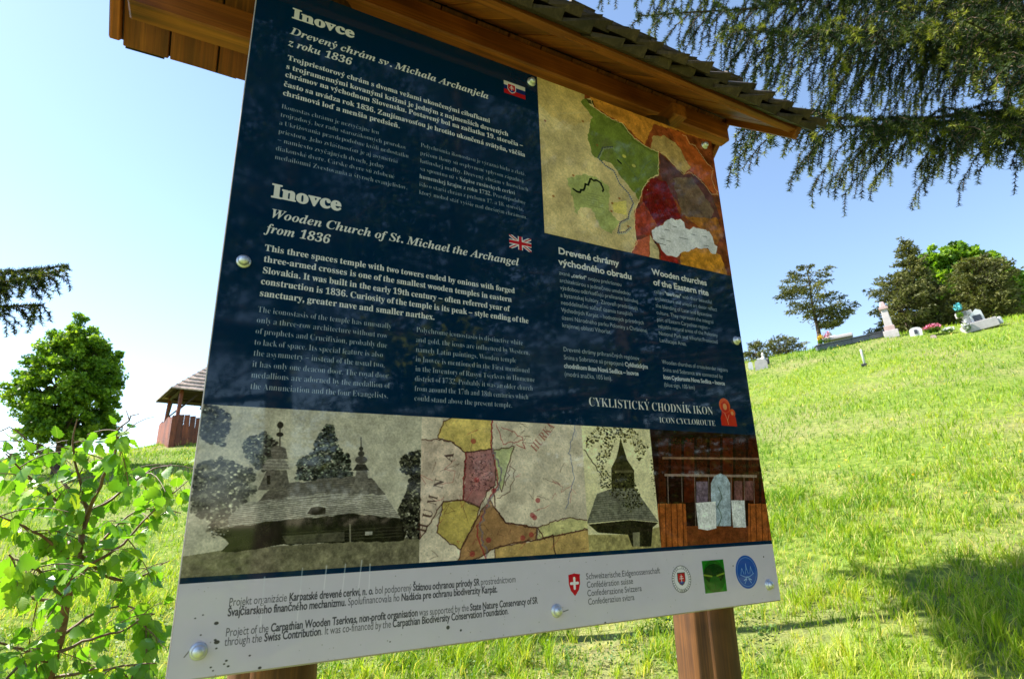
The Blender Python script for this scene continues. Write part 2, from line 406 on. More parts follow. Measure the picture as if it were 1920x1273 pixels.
def shift(cs, dx, dy): return [[[x+dx, y+dy] for x, y in c] for c in cs]
def glyph(fam, ch):
    """outline and advance of a character: N = sans, S = bold serif, I = bold italic serif"""
    if fam == 'N' or fam+ch in GL:
        g = GL.get(fam+ch) or GL['Nx']; return g[0], g[1]
    dec = unicodedata.normalize('NFD', ch)
    base = dec[0]; acc = dec[1] if len(dec) > 1 else None
    if fam+base in GL:
        adv, cs = GL[fam+base]
        if base in 'ij' and acc:
            top = max(max(p[1] for p in c) for c in cs); cs = [c for c in cs if min(p[1] for p in c) < 450]
        xs = [p[0] for c in cs for p in c]; mx = (min(xs)+max(xs))/2; up = base.isupper()
        top = max(p[1] for c in cs for p in c)
        if base in 'dtl' and acc: return adv+60, cs+[[[adv-20, 720], [adv+90, 720], [adv+20, 520], [adv-35, 520]]]
        y = top+60; sh = 60 if fam == 'I' else 0; mx += sh
        if acc == '\u0301': a = [[[mx-50, y], [mx+10, y], [mx+150, y+170], [mx+20, y+170]]]
        elif acc == '\u030c': a = [[[mx-45, y], [mx+45, y], [mx+150, y+160], [mx+60, y+160], [mx, y+80], [mx-60, y+160], [mx-150, y+160]]]
        elif acc == '\u0302': a = [[[mx-150, y], [mx-60, y], [mx, y+80], [mx+60, y], [mx+150, y], [mx+45, y+160], [mx-45, y+160]]]
        elif acc == '\u0308': a = [[[mx-130, y], [mx-30, y], [mx-30, y+100], [mx-130, y+100]], [[mx+30, y], [mx+130, y], [mx+130, y+100], [mx+30, y+100]]]
        else: a = []
        return adv, cs+a
    if fam == 'I' and ('S'+ch) in GL:
        adv, cs = GL['S'+ch]; return adv, [[[x+y*.2, y] for x, y in c] for c in cs]
    if ch == '.': return 250, [[[60, 0], [190, 0], [190, 130], [60, 130]]]
    if ch == ',': return 250, [[[60, 0], [100, 0], [50, -130], [110, -130], [190, 20], [190, 130], [60, 130]]]
    if ch == '-': return 330, [[[40, 210], [290, 210], [290, 310], [40, 310]]]
    if ch == '–': return 560, [[[30, 220], [530, 220], [530, 300], [30, 300]]]
    if ch == ' ': return 240, []
    g = GL.get('N'+ch)
    return (g[0], g[1]) if g else (240, [])
GC = {}
def gras(fam, ch, A, wt):
    key = (fam, ch, tuple(np.round(A.ravel(), 3)), round(wt, 2))
    if key in GC: return GC[key]
    adv, cs = glyph(fam, ch)
    if not cs: GC[key] = None; return None
    cs = [np.array(c, float)/1000@A.T for c in cs]
    al = np.concatenate(cs); x0, y0 = np.floor(al.min(0)-2).astype(int); x1, y1 = np.ceil(al.max(0)+2).astype(int)
    X, Y = np.meshgrid(np.arange(x0, x1)+.5, np.arange(y0, y1)+.5)
    D = np.full(X.shape, 1e9); Wn = np.zeros(X.shape, int)
    for c in cs:
        for i in range(len(c)):
            a = c[i]; b = c[(i+1) % len(c)]; e = b-a; L = e@e
            if L < 1e-9: continue
            t = np.clip(((X-a[0])*e[0]+(Y-a[1])*e[1])/L, 0, 1)
            D = np.minimum(D, (X-a[0]-t*e[0])**2+(Y-a[1]-t*e[1])**2)
            if a[1] != b[1]:
                r = (a[1] > Y) != (b[1] > Y)
                Wn += np.where(r & (X < a[0]+(Y-a[1])*e[0]/e[1]), 1 if e[1] > 0 else -1, 0)
    sd = np.sqrt(D)*np.where(Wn != 0, 1, -1)
    m = np.clip(.5+sd+wt, 0, 1).astype(np.float32)
    GC[key] = (x0, y0, m); return GC[key]
def text(s, p0, p1, cap, fam='S', wt=0., col=(226, 226, 218), alpha=1.0, boldfam=None, boldwt=None, shear=0., raw=False, rot=False):
    """one line of print; ** switches bold on and off; cap = capital height in texture pixels"""
    a = np.array(p0) if raw else bp(*p0); b = np.array(p1) if raw else bp(*p1)
    if not rot: m_ = (a[1]+b[1])/2; a = np.array([a[0], a[1]*.4+m_*.6]); b = np.array([b[0], b[1]*.4+m_*.6])
    run = []; bold = False; i = 0
    while i < len(s):
        if s[i:i+2] == '**': bold = not bold; i += 2; continue
        run.append((s[i], bold)); i += 1
    f2 = boldfam or fam; w2 = wt if boldwt is None else boldwt
    advs = [(glyph(f2 if bo else fam, c)[0] if c != ' ' else 240)/1000 for c, bo in run]
    tot = sum(advs); L = np.linalg.norm(b-a); xs = L/tot; ys = cap/.71
    ang = math.atan2(b[1]-a[1], b[0]-a[0]) if rot else 0
    R2 = np.array([[math.cos(ang), -math.sin(ang)], [math.sin(ang), math.cos(ang)]])
    A = R2@np.array([[xs, shear*ys], [0, -ys]])
    pen = 0.
    for (c, bo), ad in zip(run, advs):
        g = gras(f2 if bo else fam, c, A, w2 if bo else wt) if c != ' ' else None
        if g is not None:
            o = a+(b-a)*(pen/tot); x = int(round(o[0]))+g[0]; y = int(round(o[1]))+g[1]; m = g[2]
            h, w = m.shape
            if x >= 0 and y >= 0 and x+w <= TW and y+h <= TH:
                q = CV[y:y+h, x:x+w]; q += (np.array(col, np.float32)/255-q)*(m*(alpha if not bo else min(1, alpha*1.15)))[..., None]
        pen += ad

def paint_board():
    rg = np.random.default_rng(5)
    NAVY = (0, 36, 64)
    CV[:] = np.array(NAVY, np.float32)/255
    CV[:] *= (1+.10*(fbm(TH, TW, 300, rg, 3)-.5))[..., None]
    # white footer
    F = [bp(339.5, 1093), bp(820, 1062), bp(1451, 1020)]
    fy = float(np.mean([p[1] for p in F]))
    CV[int(fy):] = np.array((208, 205, 216), np.float32)/255
    CV[int(fy):] *= (1+.03*(fbm(TH-int(fy), TW, 60, rg, 4)-.5))[..., None]
    Z6 = zone(320, 740, 2.388); Z7 = zone(780, 760, 2.481); ZM = zone(1000, 140, 3.35)
    # rows of the picture strip
    ty = float(np.mean([bp(380, 757)[1], bp(790, 780)[1], bp(1092, 797)[1], bp(1220, 803.5)[1]]))
    by = float(np.mean([bp(343, 1078)[1], bp(788, 1054)[1], bp(1240, 1024)[1], bp(1447, 1018)[1]]))
    xa = bp(789, 920)[0]; xb = (bp(1092, 797)[0]+bp(1106, 1033)[0])/2; xc = (bp(1220.5, 803)[0]+bp(1240, 1024)[0])/2
    R = {}
    R['church'] = (0, ty, xa, by); R['oldmap'] = (xa, ty, xb, by); R['chapel'] = (xb, ty, xc, by); R['interior'] = (xc, ty, TW, by)
    def box(k): x0, y0, x1, y1 = R[k]; return [(x0, y0), (x1, y0), (x1, y1), (x0, y1)]
    # --- old photograph of the wooden church
    cl = rectmask(box('church'))
    fill(box('church'), (172, 168, 150), 1, .10, 160, rg)
    fill(Z6([(20, 830), (40, 725), (260, 690), (1060, 640), (1140, 640), (1140, 770)]), (112, 108, 88), 1, .35, 14, rg, cl)
    blobs(Z6([(330, 200), (420, 165), (480, 210), (480, 330), (400, 340), (330, 270)]), 260, 4, 12, (62, 64, 56), rg, .75, .3, cl)
    blobs(Z6([(700, 130), (725, 135), (760, 240), (800, 270), (815, 370), (560, 385), (570, 300), (640, 250), (660, 190)]), 620, 4, 13, (52, 55, 48), rg, .8, .35, cl)
    blobs(Z6([(90, 520), (110, 310), (230, 280), (380, 340), (380, 440), (260, 540), (200, 600), (150, 560)]), 480, 5, 15, (60, 60, 52), rg, .7, .4, cl)
    blobs(Z6([(130, 40), (200, 50), (270, 90), (240, 230), (150, 200), (120, 120)]), 200, 5, 14, (52, 54, 50), rg, .7, .3, cl)  # reflection of a tree in the glossy sheet, painted into the print
    up = Z6([(390, 480), (440, 425), (530, 395), (790, 363), (900, 370), (965, 445), (800, 445), (600, 465)])
    fill(rag(up, 2, 12, rg), (100, 96, 88), 1, .3, 9, rg, cl)
    lo = Z6([(212, 592), (330, 485), (520, 455), (700, 440), (820, 438), (965, 450), (1030, 552), (820, 528), (700, 540), (600, 548), (400, 572)])
    fill(rag(lo, 1.5, 14, rg), (148, 145, 134), 1, .22, 8, rg, cl)
    for k in range(11):                                   # shingle courses
        t = k/11
        a = [(212+118*t*1.0, 592-107*t), (400+60*t, 572-100*t), (600, 548-92*t), (700, 540-92*t), (820, 528-88*t), (1030-70*t, 552-100*t)]
        line(Z6(a), 1.8, (78, 74, 66), .75, rg, .8, clip=cl)
        line(Z6([(x, y+4) for x, y in a]), 1.5, (190, 188, 178), .4, rg, .8, clip=cl)
    for k in range(8):
        t = k/8; line(Z6([(392+50*t, 478-52*t), (600, 462-76*t), (800, 442-78*t), (960-60*t, 442-72*t)]), 1.5, (64, 60, 54), .7, rg, .8, clip=cl)
    dk = Z6([(188, 604), (400, 574), (600, 550), (700, 542), (820, 530), (1032, 555), (1062, 590), (1045, 652), (700, 662), (480, 672), (300, 702), (225, 700), (262, 665)])
    fill(rag(dk, 1.5, 14, rg), (38, 38, 28), 1, .4, 18, rg, cl)
    fill(Z6([(500, 632), (780, 610), (780, 655), (520, 668)]), (86, 84, 70), .8, .3, 8, rg, cl)
    for k in range(4): line(Z6([(500, 620+k*13), (1040, 590+k*14)]), 1.6, (92, 90, 76), .5, rg, .6, clip=cl)
    line(Z6([(805, 580), (806, 655)]), 4, (150, 145, 128), .7, clip=cl)
    fill(Z6([(872, 612), (905, 610), (905, 626), (872, 628)]), (170, 168, 158), .9, clip=cl)
    fill(Z6([(612, 530), (630, 505), (660, 498), (695, 505), (695, 530), (650, 538)]), (34, 30, 18), 1, clip=cl)
    line(Z6([(610, 532), (628, 500), (662, 494), (700, 502)]), 3, (170, 168, 158), .8, clip=cl)
    fill(Z6([(432, 335), (520, 335), (532, 395), (515, 415), (430, 425), (390, 425)]), (96, 92, 84), 1, .35, 6, rg, cl)
    fill(Z6([(432, 360), (447, 360), (447, 400), (432, 400)]), (34, 32, 28), .9, clip=cl)
    fill(Z6([(408, 335), (428, 292), (455, 280), (510, 280), (534, 332)]), (138, 134, 124), 1, .25, 6, rg, cl)
    fill(Z6([(455, 284), (448, 238), (475, 224), (515, 236), (526, 286)]), (104, 100, 92), 1, .3, 6, rg, cl)
    for k in range(7): line(Z6([(450-k*6, 240+k*14), (518+k*2, 242+k*14)]), 1.5, (70, 66, 60), .7, clip=cl)
    line(Z6([(490, 226), (491, 120)]), 3, (50, 48, 42), .9, clip=cl)
    disc(Z6([(490, 176)])[0], 9, (46, 44, 40), 1, 6, cl); disc(Z6([(492, 134)])[0], 8, (50, 48, 42), 1, 9, cl)
    fill(Z6([(833, 330), (882, 330), (886, 385), (905, 440), (800, 442), (828, 380)]), (108, 104, 96), 1, .3, 6, rg, cl)
    fill(Z6([(818, 337), (836, 308), (872, 308), (890, 337)]), (60, 58, 52), 1, .3, 6, rg, cl)
    disc(Z6([(855, 290)])[0], 17, (84, 80, 74), 1, 11, cl); disc(Z6([(855, 262)])[0], 9, (70, 68, 62), 1, 8, cl)
    line(Z6([(855, 265), (854, 190)]), 3, (60, 58, 52), .9, clip=cl); disc(Z6([(855, 240)])[0], 6, (60, 58, 52), 1, 6, cl)
    blobs(Z6([(1035, 280), (1118, 240), (1130, 640), (1060, 640), (1020, 520), (1060, 440), (1075, 370), (1035, 340)]), 420, 5, 14, (44, 44, 36), rg, .8, .3, cl)
    blobs(Z6([(200, 560), (260, 540), (260, 620), (190, 640), (150, 600)]), 90, 3, 9, (96, 92, 80), rg, .6, .3, cl)
    x0, y0, x1, y1 = [int(v) for v in R['church']]
    g = rg.normal(size=(y1-y0, x1-x0)).astype(np.float32)*.022; CV[y0:y1, x0:x1] += g[..., None]
    # --- old hand drawn map
    cl = rectmask(box('oldmap'))
    fill(box('oldmap'), (196, 184, 160), 1, .22, 60, rg)
    ink = (74, 46, 38)
    regs = [([(105, 150), (130, 72), (180, 50), (356, 55), (356, 200), (330, 206), (230, 216), (165, 165)], (196, 172, 84)),
            ([(20, 160), (100, 155), (165, 165), (232, 218), (222, 436), (130, 445), (20, 620)], (190, 170, 150)),
            ([(235, 218), (356, 203), (375, 290), (372, 370), (330, 402), (300, 472), (222, 436)], (150, 92, 92)),
            ([(365, 205), (460, 190), (425, 300), (402, 400), (374, 330)], (168, 176, 120)),
            ([(130, 445), (222, 440), (300, 475), (272, 560), (210, 670), (150, 632), (100, 590)], (172, 152, 66)),
            ([(350, 440), (375, 480), (420, 545), (565, 566), (560, 625), (450, 642), (370, 662), (310, 700), (200, 740), (212, 670), (270, 552), (310, 480)], (146, 104, 60)),
            ([(370, 662), (560, 625), (650, 605), (820, 570), (820, 700), (370, 720)], (172, 140, 74)),
            ([(570, 566), (640, 540), (720, 520), (820, 540), (820, 570), (650, 605), (565, 620)], (178, 174, 110))]
    for P, c in regs: fill(rag(Z7(P), 2, 12, rg), c, .85, .25, 25, rg, cl)
    for P, c in regs: line(Z7(P+[P[0]]), 3.2, ink, .75, rg, 1.5, clip=cl)
    red = (150, 44, 48)
    line(Z7([(356, 60), (356, 200), (375, 290), (385, 370), (345, 430), (320, 500), (285, 560), (300, 640), (330, 715)]), 4, red, .7, rg, 2, clip=cl)
    line(Z7([(235, 218), (222, 436)]), 4, red, .6, rg, 2, clip=cl)
    line(Z7([(365, 380), (372, 480), (420, 545), (570, 568), (600, 620), (640, 600), (650, 700)]), 4, ink, .8, rg, 2, clip=cl)
    line(Z7([(360, 200), (400, 300), (385, 390), (340, 440), (300, 560), (330, 700)]), 6, (110, 100, 110), .6, rg, 3, clip=cl)
    line(Z7([(375, 85), (410, 180), (500, 160), (460, 120), (400, 100)]), 2.5, red, .6, rg, 2, clip=cl)
    line(Z7([(380, 430), (440, 400), (465, 300), (440, 280), (420, 370)]), 2.5, ink, .6, rg, 2, clip=cl)
    line(Z7([(700, 480), (740, 340), (720, 200), (745, 80)]), 3, (90, 100, 140), .6, rg, 3, clip=cl)
    line(Z7([(500, 170), (512, 200), (470, 180)]), 2.5, red, .7, rg, 1, clip=cl)
    for k in range(60):
        q = Z7([(rg.uniform(25, 800), rg.uniform(60, 700))])[0]
        line([q, q+rg.normal(size=2)*14, q+rg.normal(size=2)*20], 1.6, ink if k % 3 else red, .45, rg, 1, clip=cl)
    for q in [(270, 165), (285, 345), (340, 625), (545, 510), (570, 440), (500, 615), (540, 600), (265, 690), (365, 395), (555, 520)]:
        disc(Z7([q])[0], 9, red, .6, 8, cl)
    blobs(Z7([(250, 230), (350, 220), (360, 390), (250, 400)]), 160, 2, 6, (100, 60, 66), rg, .5, .3, cl)
    blobs(Z7([(20, 60), (800, 90), (800, 680), (20, 720)]), 500, 1.5, 4, (120, 96, 80), rg, .3, .3, cl)
    for c, (x, y) in zip('HUMNA', [(35, 580), (58, 515), (80, 450), (110, 375), (155, 250)]):
        a, b = Z7([(x+14, y+14), (x+24, y-28)]); text(c, a, b, 30, 'S', 0, (60, 40, 36), .8, raw=True, rot=True)
    a, b = Z7([(560, 218), (650, 98)]); text('HURKA', a, b, 30, 'S', -.3, (140, 66, 56), .7, raw=True, rot=True)
    # --- chapel photograph
    cl = rectmask(box('chapel'))
    fill(box('chapel'), (206, 200, 160), 1, .14, 90, rg)
    fill(Z7([(800, 600), (1000, 600), (1150, 560), (1150, 690), (800, 690)]), (150, 142, 96), 1, .3, 12, rg, cl)
    fill(Z7([(914, 400), (912, 290), (935, 245), (945, 205), (955, 150), (972, 205), (985, 250), (1018, 300), (1022, 400)]), (62, 60, 38), 1, .35, 8, rg, cl)
    fill(Z7([(930, 300), (1010, 300), (1018, 312), (926, 312)]), (96, 92, 66), 1, clip=cl)
    fill(Z7([(798, 548), (845, 410), (915, 385), (1022, 385), (1132, 540), (1000, 528)]), (112, 112, 98), 1, .3, 7, rg, cl)
    for k in range(12):
        t = k/12; line(Z7([(800+46*t, 545-130*t), (1000-30*t, 528-120*t), (1130-100*t, 538-140*t)]), 1.6, (66, 66, 54), .6, rg, .7, clip=cl)
    fill(Z7([(806, 552), (1000, 532), (1132, 544), (1105, 566), (1098, 655), (1010, 655), (990, 600), (850, 590)]), (46, 44, 30), 1, .4, 9, rg, cl)
    fill(Z7([(1012, 590), (1045, 588), (1045, 655), (1015, 655)]), (150, 146, 116), .8, clip=cl)
    blobs(Z7([(850, 95), (1000, 95), (1090, 190), (1040, 270), (1010, 180), (930, 160), (900, 250), (860, 330), (840, 250), (880, 150), (800, 200), (785, 160)]), 460, 3, 9, (66, 62, 36), rg, .75, .35, cl)
    blobs(Z7([(880, 300), (1010, 320), (1060, 460), (1000, 500), (930, 430), (850, 370)]), 260, 3, 9, (52, 52, 32), rg, .8, .35, cl)
    blobs(Z7([(1100, 150), (1130, 200), (1115, 430), (1095, 330)]), 50, 3, 7, (60, 56, 34), rg, .7, .3, cl)
    line(Z7([(785, 205), (830, 270), (870, 330)]), 3.5, (50, 44, 28), .9, rg, 2, clip=cl)
    # --- church interior
    cl = rectmask(box('interior'))
    fill(box('interior'), (44, 26, 16), 1, .3, 40, rg)
    for k in range(9): fill(Z7([(1130+k*60, 150), (1178+k*60, 150), (1180+k*60, 450), (1132+k*60, 450)]), (74+9*(k % 3), 38, 20), .7, .3, 12, rg, cl)
    fill(Z7([(1150, 238), (1600, 242), (1600, 252), (1150, 248)]), (150, 120, 96), .8, clip=cl)
    fill(Z7([(1160, 316), (1590, 322), (1590, 334), (1160, 328)]), (156, 140, 130), .8, clip=cl)
    fill(Z7([(1165, 330), (1240, 330), (1245, 540), (1170, 500)]), (38, 24, 18), .9, .3, 12, rg, cl)
    for x in (1175, 1240, 1300, 1365, 1470, 1530, 1575): line(Z7([(x, 330), (x+6, 560)]), 4, (150, 140, 132), .65, clip=cl)
    fill(Z7([(1376, 560), (1376, 360), (1392, 328), (1420, 314), (1448, 328), (1466, 360), (1470, 560)]), (150, 168, 180), .95, .25, 18, rg, cl)
    line(Z7([(1410, 380), (1425, 420), (1405, 470), (1425, 520), (1410, 560)]), 4, (70, 90, 70), .7, rg, 3, clip=cl)
    for x in (1485, 1535): fill(Z7([(x, 350), (x+36, 350), (x+38, 440), (x, 440)]), (120, 84, 84), .8, .3, 10, rg, cl)
    fill(Z7([(1308, 352), (1362, 352), (1362, 450), (1308, 450)]), (118, 106, 128), .8, .3, 10, rg, cl)
    fill(Z7([(1255, 560), (1560, 560), (1570, 660), (1250, 660)]), (112, 62, 32), 1, .2, 20, rg, cl)
    fill(Z7([(1305, 452), (1398, 445), (1402, 570), (1360, 580), (1318, 572)]), (206, 208, 206), 1, .12, 12, rg, cl)
    fill(Z7([(1470, 440), (1532, 440), (1540, 566), (1480, 566)]), (196, 200, 200), 1, .12, 12, rg, cl)
    for x0 in (1128, 1550):
        fill(Z7([(x0, 455), (x0+(130 if x0 < 1400 else 120), 455), (x0+(140 if x0 < 1400 else 120), 660), (x0, 660)]), (150, 84, 38), 1, .25, 14, rg, cl)
        for k in range(5): line(Z7([(x0+8+k*27, 450), (x0+14+k*27, 660)]), 4, (70, 34, 16), .8, clip=cl)
    blobs(Z7([(1100, 95), (1310, 100), (1290, 170), (1200, 180), (1110, 150)]), 160, 3, 9, (24, 34, 16), rg, .7, .3, cl)
    # --- map with icon-style painting, upper right
    mx = float(np.mean([bp(1008, 141)[0], bp(1022, 439)[0]])); my = float(np.mean([bp(1022.4, 438)[1], bp(1374, 515)[1]]))
    R['map'] = (mx, 0, TW, my); cl = rectmask(box('map'))
    fill(box('map'), (192, 172, 116), 1, .22, 90, rg)
    fill(rag(ZM([(20, -60), (320, -20), (330, 160), (370, 300), (200, 320), (100, 240), (20, 160)]), 4, 14, rg), (186, 158, 90), .6, .2, 40, rg, cl)
    for k in range(14):
        a = np.array(ZM([(rg.uniform(40, 560), rg.uniform(60, 1050))])[0]); line([a, a+rg.normal(size=2)*60, a+rg.normal(size=2)*110], 2, (206, 192, 146), .6, rg, 3, clip=cl)
    art = [(325, 150), (360, 145), (385, 205), (500, 280), (560, 300), (640, 400), (700, 440), (740, 465), (790, 480), (790, 630), (730, 655), (690, 720), (645, 860), (640, 950), (655, 1060), (612, 1125), (900, 1260), (1340, 1330), (1340, 380), (1100, 200), (400, -60), (330, -40)]
    fill(ZM(art), (132, 66, 34), 1, .55, 40, rg, cl)
    fill(rag(ZM([(360, 130), (330, -40), (1100, 200), (1130, 420), (960, 370), (880, 340), (760, 310), (700, 440), (560, 300), (400, 210)]), 3, 14, rg), (190, 126, 46), 1, .25, 40, rg, cl)
    fill(rag(ZM([(740, 460), (760, 380), (830, 380), (960, 480), (1010, 570), (950, 625), (880, 560), (800, 480)]), 3, 14, rg), (176, 148, 88), .95, .2, 25, rg, cl)
    fill(rag(ZM([(860, 330), (960, 370), (1000, 440), (1140, 600), (1170, 760), (1120, 730), (1010, 610), (900, 420)]), 3, 14, rg), (176, 86, 36), .95, .25, 25, rg, cl)
    fill(rag(ZM([(800, 490), (880, 570), (950, 630), (1010, 620), (1120, 740), (1180, 900), (1000, 930), (880, 760), (800, 620)]), 3, 14, rg), (92, 56, 58), .9, .4, 30, rg, cl)
    fill(rag(ZM([(880, 650), (1000, 640), (1080, 760), (1140, 860), (1080, 950), (940, 880)]), 4, 14, rg), (120, 104, 80), .7, .4, 25, rg, cl)
    fill(rag(ZM([(690, 720), (760, 645), (840, 670), (890, 790), (935, 900), (850, 910), (790, 950), (740, 870), (690, 790)]), 3, 14, rg), (118, 26, 22), 1, .3, 18, rg, cl)
    for k in range(9): line(ZM([(715+k*8, 700+k*6), (740+k*22, 900+k*6)]), 3, (78, 14, 14), .55, rg, 2, clip=cl)
    fill(rag(ZM([(640, 850), (700, 800), (740, 880), (740, 1000), (650, 1010)]), 3, 14, rg), (160, 62, 40), 1, .3, 18, rg, cl)
    fill(rag(ZM([(650, 1040), (735, 1010), (730, 1170), (615, 1130)]), 2, 14, rg), (186, 92, 62), 1, .15, 18, rg, cl)
    fill(rag(ZM([(735, 1000), (790, 1090), (800, 1180), (735, 1160)]), 2, 14, rg), (186, 170, 122), 1, .15, 18, rg, cl)
    fill(rag(ZM([(800, 1090), (905, 1150), (930, 1215), (810, 1180)]), 2, 14, rg), (150, 40, 30), 1, .3, 12, rg, cl)
    fill(rag(ZM([(930, 1110), (1060, 1080), (1180, 1130), (1240, 1290), (930, 1215)]), 3, 14, rg), (186, 124, 34), 1, .3, 18, rg, cl)
    fill(rag(ZM([(950, 890), (1160, 900), (1200, 1000), (1150, 1080), (1050, 960)]), 3, 14, rg), (160, 100, 34), .9, .35, 18, rg, cl)
    blobs(ZM(art), 260, 3, 10, (110, 60, 34), rg, .25, .4, cl)
    grn = [(300, 165), (340, 145), (360, 190), (500, 280), (560, 300), (640, 400), (700, 440), (740, 465), (790, 485), (795, 620), (735, 650), (690, 710), (668, 785), (600, 690), (540, 620), (500, 560), (420, 530), (375, 500), (345, 400), (372, 260)]
    fill(rag(ZM(grn), 2.5, 10, rg), (108, 124, 50), 1, .18, 40, rg, cl)
    fill(rag(ZM([(335, 150), (380, 160), (385, 190), (350, 175)]), 1, 8, rg), (56, 58, 34), .9, clip=cl)
    line(ZM(art[1:16]), 3, (222, 200, 140), .85, rg, 2.5, clip=cl)
    line(ZM([(x-6, y+8) for x, y in grn[3:9]]), 2.5, (58, 52, 30), .7, rg, 2, clip=cl)
    for P in ([(790, 480), (830, 500), (900, 580), (950, 625), (985, 610), (1030, 640), (1090, 700), (1125, 750), (1165, 755)], [(940, 375), (965, 385), (985, 430), (1020, 440), (1060, 500), (1100, 560), (1135, 590)], [(1135, 600), (1125, 650), (1150, 720), (1165, 755)]):
        line(ZM(P), 2.6, (222, 196, 140), .8, rg, 2.5, clip=cl)
    fill(rag(ZM([(215, 650), (330, 620), (400, 640), (480, 700), (478, 850), (548, 920), (500, 1000), (430, 960), (370, 840), (300, 830), (285, 875), (262, 860), (255, 780)]), 3, 12, rg), (160, 168, 96), 1, .15, 40, rg, cl)
    line(ZM([(255, 715), (275, 730), (320, 722), (330, 685), (350, 690), (360, 655), (400, 660), (430, 680), (440, 730)]), 9, (34, 42, 28), .95, rg, 2.5, clip=cl)
    for k in range(6): line(ZM([(340, 740+k*15), (450, 765+k*15)]), 1.6, (96, 104, 62), .5, rg, .5, clip=cl)
    fill(rag(ZM([(495, 800), (590, 790), (590, 880), (510, 860)]), 2, 10, rg), (206, 190, 96), 1, .1, 20, rg, cl)
    for q in ((500, 805), (545, 775), (495, 855), (405, 440), (78, 287), (315, 290), (255, 630), (130, 760), (600, 950)): disc(ZM([q])[0], 6, (140, 84, 40), .8, 5, cl)
    for q in ((575, 510), (635, 570)): disc(ZM([q])[0], 11, (196, 186, 84), .9, 8, cl)
    line(ZM([(535, 535), (555, 555)]), 9, (30, 40, 26), .9, clip=cl)
    route = [(500, 450), (440, 455), (410, 520), (460, 570), (510, 600), (545, 680), (600, 740), (632, 805), (605, 870), (600, 900), (550, 925), (535, 990), (580, 985), (620, 950)]
    line(ZM([(x+5, y+8) for x, y in route]), 5, (150, 160, 150), .5, rg, 1, clip=cl)
    for a, b in zip(ZM(route[:-1]), ZM(route[1:])): line([a, b], 6.5, (34, 44, 96), .95, dash=10.5)
    r2 = [(480, 450), (520, 480), (560, 520), (600, 570), (640, 620), (660, 670), (680, 610), (710, 560), (750, 530)]
    for a, b in zip(ZM(r2[:-1]), ZM(r2[1:])): line([a, b], 4.5, (66, 88, 92), .8, dash=9)
    svk = [(748, 975), (775, 955), (815, 945), (840, 915), (870, 898), (895, 912), (930, 905), (952, 925), (960, 962), (985, 972), (1008, 952), (1050, 965), (1108, 980), (1132, 1020), (1140, 1060), (1162, 1078), (1150, 1125), (1120, 1118), (1100, 1085), (1060, 1092), (1030, 1082), (990, 1105), (940, 1112), (905, 1145), (840, 1130), (808, 1095), (795, 1060), (755, 1030)]
    fill(rag(ZM(svk), 1.5, 9, rg), (202, 202, 204), 1, .05, 40, rg, cl)
    for (x, y, w) in ((830, 970, 30), (880, 950, 26), (800, 1025, 28), (842, 1040, 26), (920, 1020, 55), (995, 1000, 26), (1068, 1012, 28), (1078, 1070, 28), (782, 1055, 55)):
        line(ZM([(x, y), (x+w, y+w*.22)]), 3.2, (90, 90, 92), .8, rg, .6, clip=cl)
    disc(ZM([(772, 1052)])[0], 5, (30, 30, 34), 1, 5)
    # grain and fading of the printed pictures
    for k, (c1, c2, amt, des) in {'church': (26, 4, .30, .0), 'oldmap': (30, 4, .24, .15), 'chapel': (24, 4, .28, .0), 'interior': (22, 4, .36, .1), 'map': (40, 5, .24, .15)}.items():
        x0, y0, x1, y1 = [int(v) for v in R[k]]; S = CV[y0:y1, x0:x1]
        N = fbm(y1-y0, x1-x0, c1, rg, 3)*.5+fbm(y1-y0, x1-x0, c2, rg, 2)*.5
        g = S.mean(-1, keepdims=True); S[:] = S+(g-S)*des; S[:] = np.clip((S-.42)*1.22+.455, .02, 1)
        S *= (1+amt*2*(N-.5))[..., None]; T = S.copy(); S[1:-1, 1:-1] = T[1:-1, 1:-1]*.4+(T[:-2, 1:-1]+T[2:, 1:-1]+T[1:-1, :-2]+T[1:-1, 2:])*.15
    # --- flags
    def quad(a, b): p = bp(*a); q = bp(*b); return p[0], p[1], q[0], q[1]
    x0, y0, x1, y1 = quad((945.5, 149), (986.5, 186)); h = (y1-y0)/3
    x0 = float(x0); R['flag_sk'] = (x0, y0, x1, y1)
    for k, c in enumerate(((206, 204, 196), (26, 40, 100), (180, 26, 34))): fill([(x0, y0+k*h), (x1, y0+k*h), (x1, y0+(k+1)*h), (x0, y0+(k+1)*h)], c)
    w = x1-x0; cx_ = x0+.36*w; sw = .17*w
    def coat(cx_, yc, sw, sh, ring=(230, 228, 224)):
        sh_ = lambda s: [(cx_-sw*s, yc-sh*s), (cx_+sw*s, yc-sh*s), (cx_+sw*s, yc+sh*.25*s), (cx_+sw*.6*s, yc+sh*.75*s), (cx_, yc+sh*s), (cx_-sw*.6*s, yc+sh*.75*s), (cx_-sw*s, yc+sh*.25*s)]
        fill(sh_(1.15), ring); fill(sh_(1), (186, 30, 40))
        fill([(cx_-sw*.75, yc+sh*.62), (cx_-sw*.4, yc+sh*.42), (cx_, yc+sh*.3), (cx_+sw*.4, yc+sh*.42), (cx_+sw*.75, yc+sh*.62), (cx_, yc+sh*.98)], (36, 60, 140))
        lw = max(1.4, sw*.16); line([(cx_, yc-sh*.75), (cx_, yc+sh*.5)], lw, (236, 234, 230))
        line([(cx_-sw*.36, yc-sh*.42), (cx_+sw*.36, yc-sh*.42)], lw, (236, 234, 230)); line([(cx_-sw*.52, yc-sh*.08), (cx_+sw*.52, yc-sh*.08)], lw, (236, 234, 230))
    coat(cx_, (y0+y1)/2, sw, (y1-y0)*.33)
    x0, y0, x1, y1 = quad((955.5, 438), (998, 472.5)); R['flag_gb'] = (x0, y0, x1, y1)
